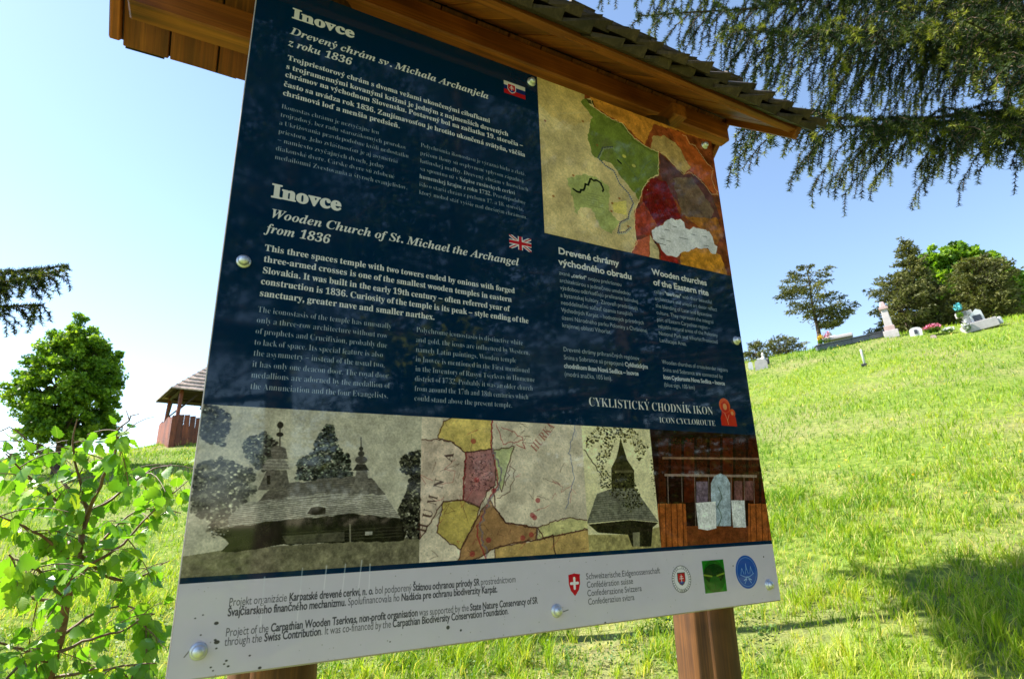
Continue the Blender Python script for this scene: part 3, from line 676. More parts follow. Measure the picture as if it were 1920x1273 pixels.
    bx = [(x0, y0), (x1, y0), (x1, y1), (x0, y1)]; fill(bx, (20, 34, 84)); cg = rectmask(bx)
    wh = (222, 222, 220); rd = (186, 28, 44); ym = (y0+y1)/2; xm = (x0+x1)/2; hh = y1-y0
    for s in (0, 1):
        a, b = ((x0, y0), (x1, y1)) if s == 0 else ((x0, y1), (x1, y0))
        line([a, b], hh*.24, wh, clip=cg)
    for s in (0, 1):
        a, b = ((x0, y0), (x1, y1)) if s == 0 else ((x0, y1), (x1, y0))
        line([a, b], hh*.08, rd, clip=cg)
    line([(x0, ym), (x1, ym)], hh*.36, wh, clip=cg); line([(xm, y0), (xm, y1)], hh*.36, wh, clip=cg)
    line([(x0, ym), (x1, ym)], hh*.22, rd, clip=cg); line([(xm, y0), (xm, y1)], hh*.22, rd, clip=cg)
    # --- headings and body text
    W1 = (222, 222, 216); W2 = (190, 198, 204)
    text('Inovce', (547.6, 33), (664.8, 68.2), 42, 'S', 2.2, W1)
    text('Drevený chrám sv. Michala Archanjela', (544.8, 63.3), (918, 184), 30, 'I', .3, W1)
    text('z roku 1836', (541.7, 84.6), (658.9, 119.8), 30, 'I', .3, W1)
    for s, a, b in (('Trojpriestorový chrám s dvoma vežami ukončenými cibuľkami', (539, 111), (919.8, 228.6)),
                    ('s trojramennými kovanými krížmi je jedným z najmenších drevených', (536.5, 127.6), (954.4, 253.9)),
                    ('chrámov na východnom Slovensku. Postavený bol na začiatku 19. storočia –', (534.6, 143.2), (981.8, 274.7)),
                    ('často sa uvádza rok 1836. Zaujímavosťou je hrotito ukončená svätyňa, väčšia', (532, 160), (985.7, 293)),
                    ('chrámová loď a menšia predsieň.', (530, 177), (750.8, 239))):
        text(s, a, b, 20, 'S', .3, W1)
    for s, a, b in (('Ikonostas chrámu je nezvyčajne len', (527.7, 202.7), (711.7, 250)),
                    ('trojradový, bez radu starozákonných prorokov', (525.7, 218), (763, 278)),
                    ('a Ukrižovania pravdepodobne kvôli nedostatku', (523.3, 233), (767, 294)),
                    ('priestoru. Jeho zvláštnosťou je aj asymetria', (521.7, 249), (747, 304)),
                    ('– namiesto zvyčajných dvoch, jedny', (520, 264), (722, 315)),
                    ('diakonské dvere. Cárske dvere sú zdobené', (516.7, 281), (741, 333)),
                    ('medailónmi Zvestovania a štyroch evanjelistov.', (515, 297), (765, 354))):
        text(s, a, b, 17, 'S', -.38, W2, .85)
    for k, (s, bx_) in enumerate((('Polychrómia ikonostasu je výrazná biela a zlatá,', (987, 329)), ('pričom ikony sú ovplyvnené vplyvom západnej', (983, 342)),
                             ('latinskej maľby. Drevený chrám v Inovciach', (992, 358)), ('sa spomína už v **Súpise rusínskych cerkví**', (967, 364)),
                             ('**humenskej krajne z roku 1732.** Pravdepodobne', (987, 382)), ('išlo o starší chrám z prelomu 17. a 18. storočia,', (983, 394.5)),
                             ('ktorý mohol stáť vyššie nad dnešným chrámom.', (990, 409.5)))):
        text(s, (789.3-.5*k, 273.5+14.9*k), bx_, 17, 'S', -.38, W2, .85, boldwt=-.1)
    text('Inovce', (508.6, 368.3), (639.8, 392.8), 46, 'S', 2.4, W1)
    text('Wooden Church of St. Michael the Archangel', (507.9, 406), (974.3, 497.2), 30, 'I', .3, W1)
    text('from 1836', (500.3, 435), (618.4, 454.6), 30, 'I', .3, W1)
    for s, a, b in (('This three spaces temple with two towers ended by onions with forged', (496.6, 468.2), (966.8, 548.9)),
                    ('three-armed crosses is one of the smallest wooden temples in eastern', (494.2, 488.6), (961, 566)),
                    ('Slovakia. It was built in the early 19th century – often referred year of', (491.7, 509.7), (956.6, 583.6)),
                    ('construction is 1836. Curiosity of the temple is its peak – style ending of the', (489, 531), (992.4, 605.8)),
                    ('sanctuary, greater nave and smaller narthex.', (486.4, 552.7), (816.3, 599.5))):
        text(s, a, b, 20.5, 'S', .3, W1)
    for s, a, b in (('The iconostasis of the temple has unusually', (483.4, 583), (735.2, 616)), ('only a three-row architecture without row', (481.2, 603.5), (727.3, 633)),
                    ('of prophets and Crucifixion, probably due', (478.8, 624.3), (727.3, 651)), ('to lack of space. Its special feature is also', (476.6, 645), (719, 669.3)),
                    ('the asymmetry – instead of the usual two,', (475, 665.7), (722.8, 688)), ('it has only one deacon door. The royal door', (472.8, 686), (729.6, 708.4)),
                    ('medallions are adorned by the medallion of', (470.4, 706.6), (732, 727)), ('the Annunciation and the four Evangelists.', (468.5, 728), (729.2, 746.4))):
        text(s, a, b, 18, 'S', -.38, W2, .9)
    z4 = lambda x, y: (440+x/2.652, 320+y/2.652)
    for s, a, b in (('Polychrome iconostasis is distinctive white', (905, 800), (1437, 865)), ('and gold, the icons are influenced by Western,', (903, 849), (1472, 914)),
                    ('namely Latin paintings. Wooden temple', (902, 898), (1405, 953)), ('in Inovce is mentioned in the First mentioned', (901, 946), (1472, 1003)),
                    ('in the Inventory of Rusyn Tserkvas in Humenne', (900, 995), (1497, 1048)), ('district of 1732. Probably it was an older church', (898, 1043), (1487, 1091)),
                    ('from around the 17th and 18th centuries which', (897, 1092), (1465, 1135)), ('could stand above the present temple.', (896, 1140), (1385, 1178))):
        text(s, z4(*a), z4(*b), 18, 'S', -.38, W2, .9)
    z5 = lambda x, y: (980+x/3.182, 420+y/3.182)
    for s, a, b in (('Drevené chrámy', (217, 176), (580, 246)), ('východného obradu', (220, 238), (657, 330)), ('Wooden churches', (778, 300), (1105, 364)), ('of the Eastern rite', (785, 361), (1116, 424))):
        text(s, z5(*a), z5(*b), 27, 'N', 1.3, W1)
    for s, a, b in (('zvané **„cerkvi“** svojou prekrásnou', (222, 300), (595, 369)), ('architektúrou a jedinečnou umeleckou', (225, 344), (650, 422)),
                    ('výzdobou odzrkadľujú prelínanie latinskej', (228, 388), (695, 468)), ('a byzantskej kultúry. Zároveň predstavujú', (231, 432), (693, 510)),
                    ('neoddeliteľnú súčasť územia tunajších', (233, 477), (662, 546)), ('Východných Karpát – hodnotných prírodných', (235, 522), (730, 598)),
                    ('území Národného parku Poloniny a Chránenej', (238, 567), (750, 645)), ('krajinnej oblasti Vihorlat.', (240, 612), (535, 653)),
                    ('Drevené chrámy prihraničných regiónov', (247, 756), (702, 810)), ('Snina a Sobrance sú prepojené **Cyklistickým**', (250, 805), (753, 860)),
                    ('**chodníkom ikon Nová Sedlica – Inovce**', (252, 855), (698, 902)), ('(modrá značka, 105 km).', (255, 904), (540, 931)),
                    ('called **"tserkvas"** with their beautiful', (790, 412), (1135, 472)), ('architecture and unique art decor reflect', (795, 453), (1165, 517)),
                    ('the blending of Latin and Byzantine', (800, 494), (1135, 553)), ('culture. They represent the integral', (804, 536), (1145, 592)),
                    ('part of Eastern Carpathian region –', (808, 577), (1125, 628)), ('valuable natural areas of the Poloniny', (813, 618), (1170, 671)),
                    ('National Park and Vihorlat Protected', (818, 660), (1170, 711)), ('Landscape Area.', (822, 701), (985, 724)),
                    ('Wooden churches of cross-border regions', (838, 832), (1230, 880)), ('Snina and Sobrance are connected by', (842, 877), (1200, 919)),
                    ('**Icon Cycloroute Nova Sedlica – Inovce**', (846, 921), (1213, 960)), ('(blue sign, 105 km)', (850, 965), (1035, 986))):
        text(s, z5(*a), z5(*b), 17, 'N', .05, W2, .9, boldwt=.9)
    text('CYKLISTICKÝ CHODNÍK IKON', (1105.7, 760.4), (1339.5, 776.9), 33, 'S', -.35, W1)
    text('ICON CYCLOROUTE', (1238.3, 791.8), (1343.5, 797.2), 22, 'S', -.2, W1)
    # --- orange emblem: two haloed heads over a robe
    x0, y0, x1, y1 = quad((1348, 745), (1384, 800)); y1 = bp(1384, 799)[1]; w = x1-x0; h = y1-y0; OR = (214, 84, 34); RD = (196, 46, 30)
    R['emblem_icon'] = (x0-2, y0-2, x1+2, y1+2)
    disc((x0+.36*w, y0+.27*h), .35*w, OR, 1, .27*h); disc((x0+.80*w, y0+.52*h), .2*w, OR, 1, .15*h)
    fill([(x0, y1), (x0, y0+.72*h), (x0+.1*w, y0+.58*h), (x0+.14*w, y0+.2*h), (x0+.36*w, y0+.1*h), (x0+.58*w, y0+.2*h), (x0+.64*w, y0+.5*h), (x0+.98*w, y0+.66*h), (x1, y1)], RD)
    disc((x0+.37*w, y0+.31*h), .13*w, (222, 150, 96), 1, .12*h); disc((x0+.79*w, y0+.53*h), .09*w, (222, 150, 96), 1, .07*h)
    disc((x0+.36*w, y0+.27*h), .35*w, (232, 120, 60), .8, .27*h, None, 2)
    line([(x0+.3*w, y0+.55*h), (x0+.42*w, y0+.8*h), (x0+.56*w, y0+.6*h)], 2.4, (230, 170, 120), .9); line([(x0+.42*w, y0+.8*h), (x0+.45*w, y0+.95*h)], 2.4, (230, 170, 120), .9)
    # --- footer text
    G1 = (66, 66, 72)
    for s, a, b in (('Projekt organizácie **Karpatské drevené cerkvi, n. o.** bol podporený **Štátnou ochranou prírody SR** prostredníctvom', (428.9, 1134.5), (968.6, 1092.5)),
                    ('**Švajčiarskeho finančného mechanizmu.** Spolufinancovala ho **Nadácia pre ochranu biodiverzity Karpát.**', (426.8, 1153.7), (934.5, 1110.7)),
                    ('Project of the **Carpathian Wooden Tserkvas, non-profit organisation** was supported by the **State Nature Conservancy of SR**', (423, 1192), (1009.7, 1131.6)),
                    ('through the **Swiss Contribution**. It was co-financed by the **Carpathian Biodiversity Conservation Foundation**.', (420.5, 1209.5), (955.5, 1151.8))):
        text(s, a, b, 19, 'N', -.1, G1, .95, boldwt=.4)
    for s, a, b in (('Schweizerische Eidgenossenschaft', (1100.7, 1086), (1239.8, 1073.8)), ('Confédération suisse', (1101.9, 1101.5), (1189.4, 1094)), ('Confederazione Svizzera', (1103, 1117.3), (1205.4, 1107.6)), ('Confederaziun svizra', (1104.2, 1133), (1191.9, 1124.5))):
        text(s, a, b, 19, 'N', .1, (84, 84, 90), .95)
    c = bp(1078.8, 1095.5); sw = 22; sh = 33
    R['emblem_shield'] = (c[0]-sw-3, c[1]-sh-4, c[0]+sw+3, c[1]+sh+4)
    fill([(c[0]-sw, c[1]-sh*.9), (c[0], c[1]-sh), (c[0]+sw, c[1]-sh*.9), (c[0]+sw*.98, c[1]-sh*.1), (c[0]+sw*.7, c[1]+sh*.5), (c[0], c[1]+sh), (c[0]-sw*.7, c[1]+sh*.5), (c[0]-sw*.98, c[1]-sh*.1)], (190, 24, 38))
    line([(c[0]-13, c[1]-4), (c[0]+13, c[1]-4)], 8.5, (236, 236, 238)); line([(c[0], c[1]-19), (c[0], c[1]+11)], 8.5, (236, 236, 238))
    c = bp(1279.6, 1085); r = abs(bp(1297.6, 1085)[0]-bp(1261.6, 1085)[0])/2*1.0
    R['emblem_round'] = (c[0]-r-2, c[1]-r-2, c[0]+r+2, c[1]+r+2)
    disc(c, r, (96, 98, 104)); disc(c, r-2, (226, 226, 230)); disc(c, r*.78, (226, 226, 230)); disc(c, r*.78, (120, 122, 128), .8, None, None, 1.6)
    for k in range(34):
        a0 = -math.pi*1.12+k*(math.pi*2.24-.0)/34
        if k in (16, 17): continue
        a_ = a0-math.pi/2; p = np.array([c[0]+.89*r*math.cos(a_), c[1]+.89*r*math.sin(a_)])
        line([p+3.2*np.array([math.cos(a_), math.sin(a_)]), p-3.2*np.array([math.cos(a_), math.sin(a_)])], 2.2, (70, 72, 78), .9)
    coat(c[0], c[1], r*.36, r*.42, (60, 60, 70))
    p = bp(1321, 1048.5); q = bp(1361, 1109.5); h = abs(q[1]-p[1]); x0 = bp(1320.5, 1080)[0]; x1 = bp(1361.5, 1078)[0]; ym = bp(1341, 1079.5)[1]; h = x1-x0
    bx = [(x0, ym-h/2), (x1, ym-h/2), (x1, ym+h/2), (x0, ym+h/2)]; R['emblem_square'] = (x0, ym-h/2, x1, ym+h/2); cg = rectmask(bx)
    fill(bx, (28, 120, 28), 1, .3, 16, rg); xm = (x0+x1)/2
    disc((xm, ym), h*.5, (16, 84, 18), .8, h*.5, cg); disc((xm, ym-h*.08), h*.46, (12, 52, 16), .9, h*.3, cg)
    disc((xm, ym+h*.22), h*.26, (22, 100, 26), .8, h*.22, cg)
    for s in (-1, 1): line([(xm+s*h*.46, ym-h*.06), (xm+s*h*.12, ym+h*.0)], 6, (150, 170, 50), .8, clip=cg)
    line([(xm, ym-h*.4), (xm, ym+h*.4)], 2, (16, 60, 16), .7, clip=cg)
    c = bp(1402, 1071.5); r = abs(bp(1422.5, 1071)[0]-bp(1381.5, 1071)[0])/2; BL_ = (32, 84, 172); LB = (150, 190, 230)
    R['emblem_disc'] = (c[0]-r-1, c[1]-r-1, c[0]+r+1, c[1]+r+1)
    disc(c, r, BL_); disc(c, r*.88, LB, .8, None, None, 1.5)
    for dx, hgt in ((-.42, .35), (-.02, .62), (.40, .42)):
        b = np.array([c[0]+dx*r, c[1]+.12*r]); line([b+[-.14*r, 0], b+[-.03*r, -.3*r], b+[0, -hgt*r], b+[.03*r, -.3*r], b+[.14*r, 0]], 2, LB, .95)
    line([(c[0]-.6*r, c[1]+.15*r), (c[0]-.2*r, c[1]+.3*r), (c[0]+.2*r, c[1]+.3*r), (c[0]+.62*r, c[1]+.12*r)], 2.2, LB, .95)
    for s in (-1, 1):
        line([(c[0], c[1]+.3*r), (c[0]+s*.35*r, c[1]+.5*r), (c[0]+s*.08*r, c[1]+.42*r), (c[0]+s*.3*r, c[1]+.68*r)], 2.4, LB, .95)
    # --- scratches, specks and dirt on the sheet
    z6 = lambda x, y: (320+x/2.388, 740+y/2.388)
    for a, b, al in (((422, 815), (402, 1045), .55), ((592, 775), (568, 1010), .5), ((700, 765), (688, 870), .6), ((785, 757), (770, 885), .55), ((858, 740), (843, 870), .6), ((895, 757), (890, 870), .6)):
        pa, pb = bp(*z6(*a)), bp(*z6(*b)); mid = pa+(pb-pa)*.42
        line([pa, mid], 3.4, (214, 218, 224), al); line([mid, pb], 2.6, (240, 240, 243), al)
    for (x, y, r) in ((205, 1022, 5), (207, 1107, 6), (200, 1097, 3), (205, 1135, 2.5), (145, 985, 2), (110, 1000, 2), (355, 1167, 2.5), (250, 1190, 3), (240, 1205, 2.4), (180, 1220, 2.4), (400, 1222, 4), (680, 1198, 3), (985, 1105, 2), (135, 1075, 2), (258, 1215, 3), (190, 1235, 2)):
        disc(bp(*z6(x, y)), r, (48, 46, 50), .9, r*.7)
    line([bp(*z6(60, 1175)), bp(*z6(85, 1145))], 2.2, (80, 74, 70), .8)
    z7 = lambda x, y: (780+x/2.481, 760+y/2.481)
    for (x, y, r) in ((152, 1032, 5), (212, 1045, 3), (885, 1012, 4), (1480, 745, 2.5), (1622, 703, 3)): disc(bp(*z7(x, y)), r, (60, 60, 64), .9)
    line([bp(*z7(690, 958)), bp(*z7(712, 950))], 3, (96, 96, 100), .8)
    for k in range(140): disc(rg.uniform((0, int(fy)+10), (TW, TH)), rg.uniform(.7, 1.6), (120, 116, 112), .6)
    for k in range(160): disc(rg.uniform((0, 0), (TW, fy)), rg.uniform(.7, 1.5), (120, 130, 130), .35)
    line([bp(988, 452), bp(990, 460)], 2, (190, 190, 190), .5)
    CV[..., 1] *= .945; np.clip(CV, 0, 1, out=CV)
    return R

REG = paint_board()
img = bpy.data.images.new('board_print', TW, TH); buf = np.ones((TH, TW, 4), np.float32); buf[..., :3] = CV[::-1]; img.pixels.foreach_set(buf.ravel()); img.update(); img.pack()
t = NT('laminated_print'); ti = t.n('TexImage'); ti.image = img; ti.extension = 'EXTEND'; t.l(ti.outputs[0], t.b.inputs['Base Color'])
c_ = t.coords(); sm = t.noise(c_, 5, 4, .6); t.l(t.ramp(sm, [(.3, (.02,)*3), (.75, (.07,)*3)]), t.b.inputs['Roughness'])
t.b.inputs['Specular IOR Level'].default_value = .55; wv = t.noise(c_, 3.2, 2, .4); t.bump(wv, .05, .02)
M_print = t.m
sign = thing('information_board', 'large blue information board with map and photos on two log posts under a roof', 'information board', (0, 0, 0))
uvf = lambda co: ((co.x+BW/2)/BW, (co.z-BZ)/BH)
MB().box((0, .0045, BZ+BH/2), (BW, .003, BH)).build('printed_panel', M_print, sign, uvf=uvf)
MB().box((0, .0125, BZ+BH/2-.001), (BW+.004, .012, BH+.004), bevel=.001).build('backing_board', M_edge, sign)
nm = {'church': ('photo_print', 'black and white photo of the wooden church'), 'oldmap': ('old_map_print', 'old hand coloured map'), 'chapel': ('photo_print', 'faded photo of a wooden tower behind branches'),
      'interior': ('photo_print', 'colour photo of the church interior'), 'map': ('map_print', 'green and tan map beside a red and ochre painting'), 'flag_sk': ('flag_print', 'white, blue and red flag with a double cross'),
      'flag_gb': ('flag_print', 'red, white and blue union flag'), 'emblem_icon': ('emblem_print', 'orange and red emblem of two haloed figures'), 'emblem_shield': ('emblem_print', 'red shield with white cross'),
      'emblem_round': ('emblem_print', 'round grey seal with a double cross shield'), 'emblem_square': ('emblem_print', 'green square emblem'), 'emblem_disc': ('emblem_print', 'blue round emblem')}
for k, (x0, y0, x1, y1) in REG.items():
    xa, xb = -BW/2+x0/KT, -BW/2+x1/KT; za, zb = BZ+BH-y1/KT, BZ+BH-y0/KT
    if k.startswith('emblem') and k not in ('emblem_square', 'emblem_icon'):
        o = MB(); n = 40; cx_, cz_ = (xa+xb)/2, (za+zb)/2
        o.prism([(cx_+(xb-xa)/2*math.cos(2*math.pi*i/n), .003, cz_+(zb-za)/2*math.sin(2*math.pi*i/n)) for i in range(n)] if k != 'emblem_shield' else [(xa, .003, za), (xb, .003, za), (xb, .003, zb), (xa, .003, zb)], (0, -.0003, 0))
    else:
        o = MB(); o.prism([(xa, .003, za), (xb, .003, za), (xb, .003, zb), (xa, .003, zb)], (0, -.0003, 0))
    oo = o.build(nm[k][0], M_print, sign, uvf=uvf); oo['label'] = nm[k][1]
# dome screws
sc0 = None
for k, (px, py) in enumerate([(997, 153), (457, 489), (372, 1221), (1045, 1145), (1443, 1096), (1382, 638), (1322, 272), (520, -20)]):
    d = ray(px, py); p = CAM+d*(-CAM[1]/d[1])
    if sc0 is None:
        sc0 = MB().lathe([(.0115, -.002), (.0115, 0), (.0095, .0016), (.0088, .0018), (.0085, .005), (.0072, .0082), (.0048, .0102), (.002, .0112)], 20, axis='Y').build('screw', M_steel, sign, True); o = sc0
    else:
        o = sc0.copy(); COL.objects.link(o); o.parent = sign
    o.location = (p[0], .002, p[2])
# posts
rnd = random.Random(3)
def log_post(x, y, z0, z1, r, nm_='post'):
    ph = rnd.random()*6
    pts = [(x+.004*math.sin(k*.7+ph), y+.004*math.cos(k*.9+ph), z0+(z1-z0)*k/12) for k in range(13)]
    def wob(i, k):
        a = 2*math.pi*k/40
        v = 1+.012*math.sin(3*a+ph+i*.2)+.008*math.sin(7*a+i*.5)
        return v-(.17 if k == 25 and 1 < i < 11 else 0)
    return MB().tube(pts, [r*(1.03-.05*k/12) for k in range(13)], 40, wob=wob).build(nm_, M_post, sign, True)
log_post(.448, .088, gz(.448, .088)-.35, 2.46, .066); log_post(-.462, .088, gz(-.462, .088)-.35, 2.46, .064)
# roof frame: ridge parallel to the board
RY, RZ = .135, 2.665; EY0, EY1, EZ = -.075, .36, 2.452; EZ0 = 2.470; XL, XR = -.862, .845; XM, XW = (XL+XR)/2, XR-XL
def slope_m(side, x, s, lift=0.):
    """frame on a roof slope: local y runs down the slope from the ridge"""
    yv = Vector((0, (EY0-RY) if side < 0 else (EY1-RY), (EZ0 if side < 0 else EZ)-RZ)).normalized(); xv = Vector((1, 0, 0)) if side > 0 else Vector((-1, 0, 0)); zv = xv.cross(yv)
    M = Matrix((xv, yv, zv)).transposed().to_4x4(); M.translation = Vector((x, RY, RZ))+yv*s+zv*lift
    if side < 0 and zv.z < 0: raise ValueError
    return M
SL = math.hypot(EY1-RY, EZ-RZ)
for side in (1, -1):
    x = XL
    while x < XR-.02:
        w = min(rnd.uniform(.082, .112), XR-x)
        if XR-(x+w) < .03: w = XR-x
        o = MB().box((0, (SL+.01*side)/2, .009), (w-.004, SL+.01*side, .018), bevel=.0015).build('roof_plank', M_plank, sign)
        o.matrix_local = slope_m(side, x+w/2, 0, rnd.uniform(0, .0025)+.001)
        x += w
# beams
MB().box((XM, .235, 2.470), (XW-.05, .055, .075), bevel=.004).build('wall_plate', M_beam, sign)
MB().box((XM, .135, 2.595), (XW-.03, .04, .07), bevel=.004).build('ridge_beam', M_beam, sign)
for x in (-.482, .5): MB().box((x, .13, 2.49), (.05, .24, .045), bevel=.004).build('cross_beam', M_plank, sign)
MB().box((XM, EY0-.013, EZ0+.019), (XW+.03, .022, .05), bevel=.002).build('eaves_board', M_beam, sign)
for sx, xe in ((-1, XL), (1, XR)):
    for side in (1, -1):
        o = MB().box((0, SL/2, .004), (.020, SL, .036), bevel=.002).build('verge_board', M_plank, sign); o.matrix_local = slope_m(side, xe+sx*.012, 0, 0)
# shingles: wedge boards, one thick edge, one thin, in overlapping courses
def shingle_mesh(w, L, t1, t0):
    b = MB(); c = [(-w/2, 0, 0), (w/2, 0, 0), (w/2, 0, t0*.6), (-w/2, 0, t1*.6)]; d = [(-w/2, L, 0), (w/2, L, 0), (w/2, L-.004, t0), (-w/2, L+.003, t1)]
    vs_ = [b.bm.verts.new(p) for p in c+d]
    for f in ((0, 1, 2, 3), (7, 6, 5, 4), (0, 4, 5, 1), (1, 5, 6, 2), (2, 6, 7, 3), (3, 7, 4, 0)): b.bm.faces.new([vs_[q] for q in f])
    o = b.build('shingle', M_shingle, sign); return o
protos = [shingle_mesh(.084, .25, .027, .009), shingle_mesh(.078, .25, .030, .008), shingle_mesh(.088, .25, .024, .010)]
first = {0: True, 1: True, 2: True}
for side in (-1, 1):
    for ci, (s1, lift) in enumerate([(SL+(.045 if side < 0 else .012), .0195), (SL+(.040 if side < 0 else .008), .042), (SL-.085, .062), (SL-.19, .070)]):
        x = XL-.035+(0 if ci % 2 else .037)
        while x < XR-.005:
            v = rnd.randrange(3); o = protos[v]
            if first[v]: first[v] = False
            else: o = protos[v].copy(); COL.objects.link(o); o.parent = sign
            o.matrix_local = slope_m(side, x+.04, s1-.25+rnd.uniform(-.014, .008), lift+rnd.uniform(0, .002)) @ Matrix.Rotation(math.radians(rnd.uniform(-1.3, 1.3)), 4, 'Z') @ Matrix.Rotation(math.radians(rnd.uniform(-.9, .7)), 4, 'X')
            x += .0785
MB().box((XM, RY, RZ+.098), (XW+.04, .16, .02), bevel=.003).build('ridge_cap', M_shingle, sign)
# ---------------------------------------------------------------- foliage builders (numpy)
def unit(v): return v/np.maximum(np.linalg.norm(v, axis=-1, keepdims=True), 1e-9)
def perp(T, rg):
    r = rg.normal(size=T.shape); return unit(r-(r*T).sum(-1, keepdims=True)*T)
def needles(P, T, L, w, rg, spread=1.0, mat=None, name='needles', parent=None, tint=None, fwd=.55, up=0.):
    """one thin pointed triangle per needle, set around the twig direction T"""
    n = len(P); R = perp(T, rg); D = unit(T*fwd+R*spread+np.array([0, 0, up])); S = unit(np.cross(D, rg.normal(size=(n, 3))))
    Lr = (L*rg.uniform(.7, 1.15, n))[:, None]
    V = np.stack([P-S*w/2, P+S*w/2, P+D*Lr], 1).reshape(-1, 3); F = np.arange(3*n).reshape(-1, 3)
    tn = np.repeat(tint if tint is not None else rg.random(n), 3)
    return mesh_np(name, V, F, mat, parent, {'tint': tn})
def leaf_quads(P, size, rg, mat, name, parent, tint, norm_bias=None, aspect=.75):
    """small folded leaf faces (a bent rhombus each)"""
    n = len(P); N = unit(rg.normal(size=(n, 3))+(norm_bias if norm_bias is not None else np.array([0, 0, .6]))); A = perp(N, rg); B = np.cross(N, A)
    s = (size*rg.uniform(.6, 1.25, n))[:, None]
    V = np.stack([P-A*s*.5, P+B*s*aspect*.5+N*s*.12, P+A*s*.55, P-B*s*aspect*.5+N*s*.12], 1).reshape(-1, 3)
    F = np.arange(4*n).reshape(-1, 4); F = np.concatenate([F[:, [0, 1, 2]], F[:, [0, 2, 3]]])
    return mesh_np(name, V, F, mat, parent, {'tint': np.repeat(tint, 4)})
def tubes_np(segs, mat, name, parent, n=4):
    """segs: list of (points (k,3), radii (k,)) -> one joined mesh"""
    VV = []; FF = []; off = 0
    for P, R in segs:
        P = np.asarray(P, float); R = np.asarray(R, float); k = len(P); T = unit(np.gradient(P, axis=0)); ref = np.array([.3, .2, .93]); U = unit(np.cross(T, ref)); W = np.cross(U, T)
        a = 2*np.pi*np.arange(n)/n
        ring = P[:, None]+(U[:, None]*np.cos(a)[None, :, None]+W[:, None]*np.sin(a)[None, :, None])*R[:, None, None]
        VV.append(ring.reshape(-1, 3)); i, j = np.meshgrid(np.arange(k-1), np.arange(n), indexing='ij')
        FF.append(np.stack([i*n+j, i*n+(j+1) % n, (i+1)*n+(j+1) % n, (i+1)*n+j], -1).reshape(-1, 4)+off); off += k*n
    return mesh_np(name, np.concatenate(VV), np.concatenate(FF), mat, parent, smooth=True)
def poly_sample(P, step):
    P = np.asarray(P, float); L = np.linalg.norm(np.diff(P, axis=0), axis=1); tot = L.sum(); c = np.concatenate([[0], np.cumsum(L)])
    s = np.arange(0, tot, step); Q = np.stack([np.interp(s, c, P[:, k]) for k in range(3)], -1)
    T = unit(np.stack([np.interp(np.minimum(s+.005, tot), c, P[:, k]) for k in range(3)], -1)-Q+1e-9)
    return Q, T

# ---------------------------------------------------------------- spruce boughs seen close by
def bough(rg, start, end, sag, lat, segs, NP, NT_, NV, hang=.22, dens=420, step=.055, bare=0):
    """one limb with drooping side shoots and hanging combs of twigs"""
    s = np.linspace(0, 1, 12)[:, None]; A = start+(end-start)*s; A[:, 2] -= (sag*4*(s*(1-s)))[:, 0]*.5; A += np.cumsum(rg.normal(size=A.shape)*.024, 0)*s*(1.6-s)
    Lm = np.linalg.norm(end-start); segs.append((A, np.linspace(.005+.004*Lm, .0022, 12)))
    ax = unit((end-start)); side = unit(np.cross(ax, [0, 0, 1.]))
    Q, T = poly_sample(A, step); m = len(Q)
    tw = [(A[6:], None)]
    for i in range(2, m):
        t = i/m
        if t < bare: continue
        t = (t-bare)/(1-bare)
        for sg in (-1, 1):
            if rg.random() < .18: continue
            L = lat*(.25+.95*(1-t)**.8)*rg.choice([.45, .7, 1., 1.25])*rg.uniform(.85, 1.1)
            if t > .93: L *= .6
            d = unit(T[i]*.75+side*sg*rg.uniform(.6, 1.1)+np.array([0, 0, rg.uniform(-.35, .12)]))
            k = 7; u = np.linspace(0, 1, k)[:, None]; B = Q[i]+d*L*u+np.array([0, 0, -1.])*(L*.55*u**2)+rg.normal(size=(k, 3))*.006*u
            segs.append((B, np.linspace(.0032, .0014, k))); tw.append((B, None))
            q2, t2 = poly_sample(B, .052)
            for j in range(1, len(q2)):
                if rg.random() < .12: continue
                sg2 = 1 if j % 2 else -1; sd = unit(np.cross(t2[j], [0, 0, 1.])+1e-6)
                l2 = hang*rg.uniform(.35, 1.0)*(1-.45*j/len(q2))
                d2 = unit(t2[j]*.7+sd*sg2*.55+np.array([0, 0, -rg.uniform(.35, 1.3)]))
                C = q2[j]+d2*l2*np.linspace(0, 1, 4)[:, None]+np.array([0, 0, -1.])*l2*.25*np.linspace(0, 1, 4)[:, None]**2
                segs.append((C, np.array([.0014, .0012, .001, .0006]))); tw.append((C, None))
    for P, _ in tw:
        q, t = poly_sample(P, 1./dens)
        if len(q) == 0: continue
        NP.append(q); NT_.append(t); v = np.linspace(0, 1, len(q))**3*.42+rg.normal()*.25+.27; NV.append(v+rg.normal(size=len(q))*.10)
def spruce_near(name, label, trunk, boughs, seed, height=9, r0=.17, lat=.42, hang=.2, dens=700, group=None, wn_=.0040, Ln=.0215, step=.072):
    rg = np.random.default_rng(seed); root = thing(name, label, 'spruce tree', trunk, 0, group)
    base = np.array(trunk); k = 14
    P = np.stack([np.zeros(k)+np.sin(np.arange(k)*.6)*.02, np.zeros(k), np.linspace(-.3, height, k)], -1)
    tr = tubes_np([(P, np.linspace(r0*1.15, .02, k))], M_bark, 'trunk', root, 14)
    segs = []; NP = []; NT_ = []; NV = []
    for (s, e, sag, *o) in boughs: bough(rg, np.array(s)-base, np.array(e)-base, sag, o[0] if o else lat, segs, NP, NT_, NV, o[1] if len(o) > 1 else hang, dens, step, o[2] if len(o) > 2 else .15)
    tubes_np(segs, M_twig, 'branches', root, 4)
    P_ = np.concatenate(NP); T_ = np.concatenate(NT_); V_ = np.concatenate(NV)
    o = needles(P_, T_, Ln, wn_, rg, 1.15, M_needle, 'needles', root, np.clip(V_, 0, 1)); o['kind'] = 'stuff'
    return root, len(P_)

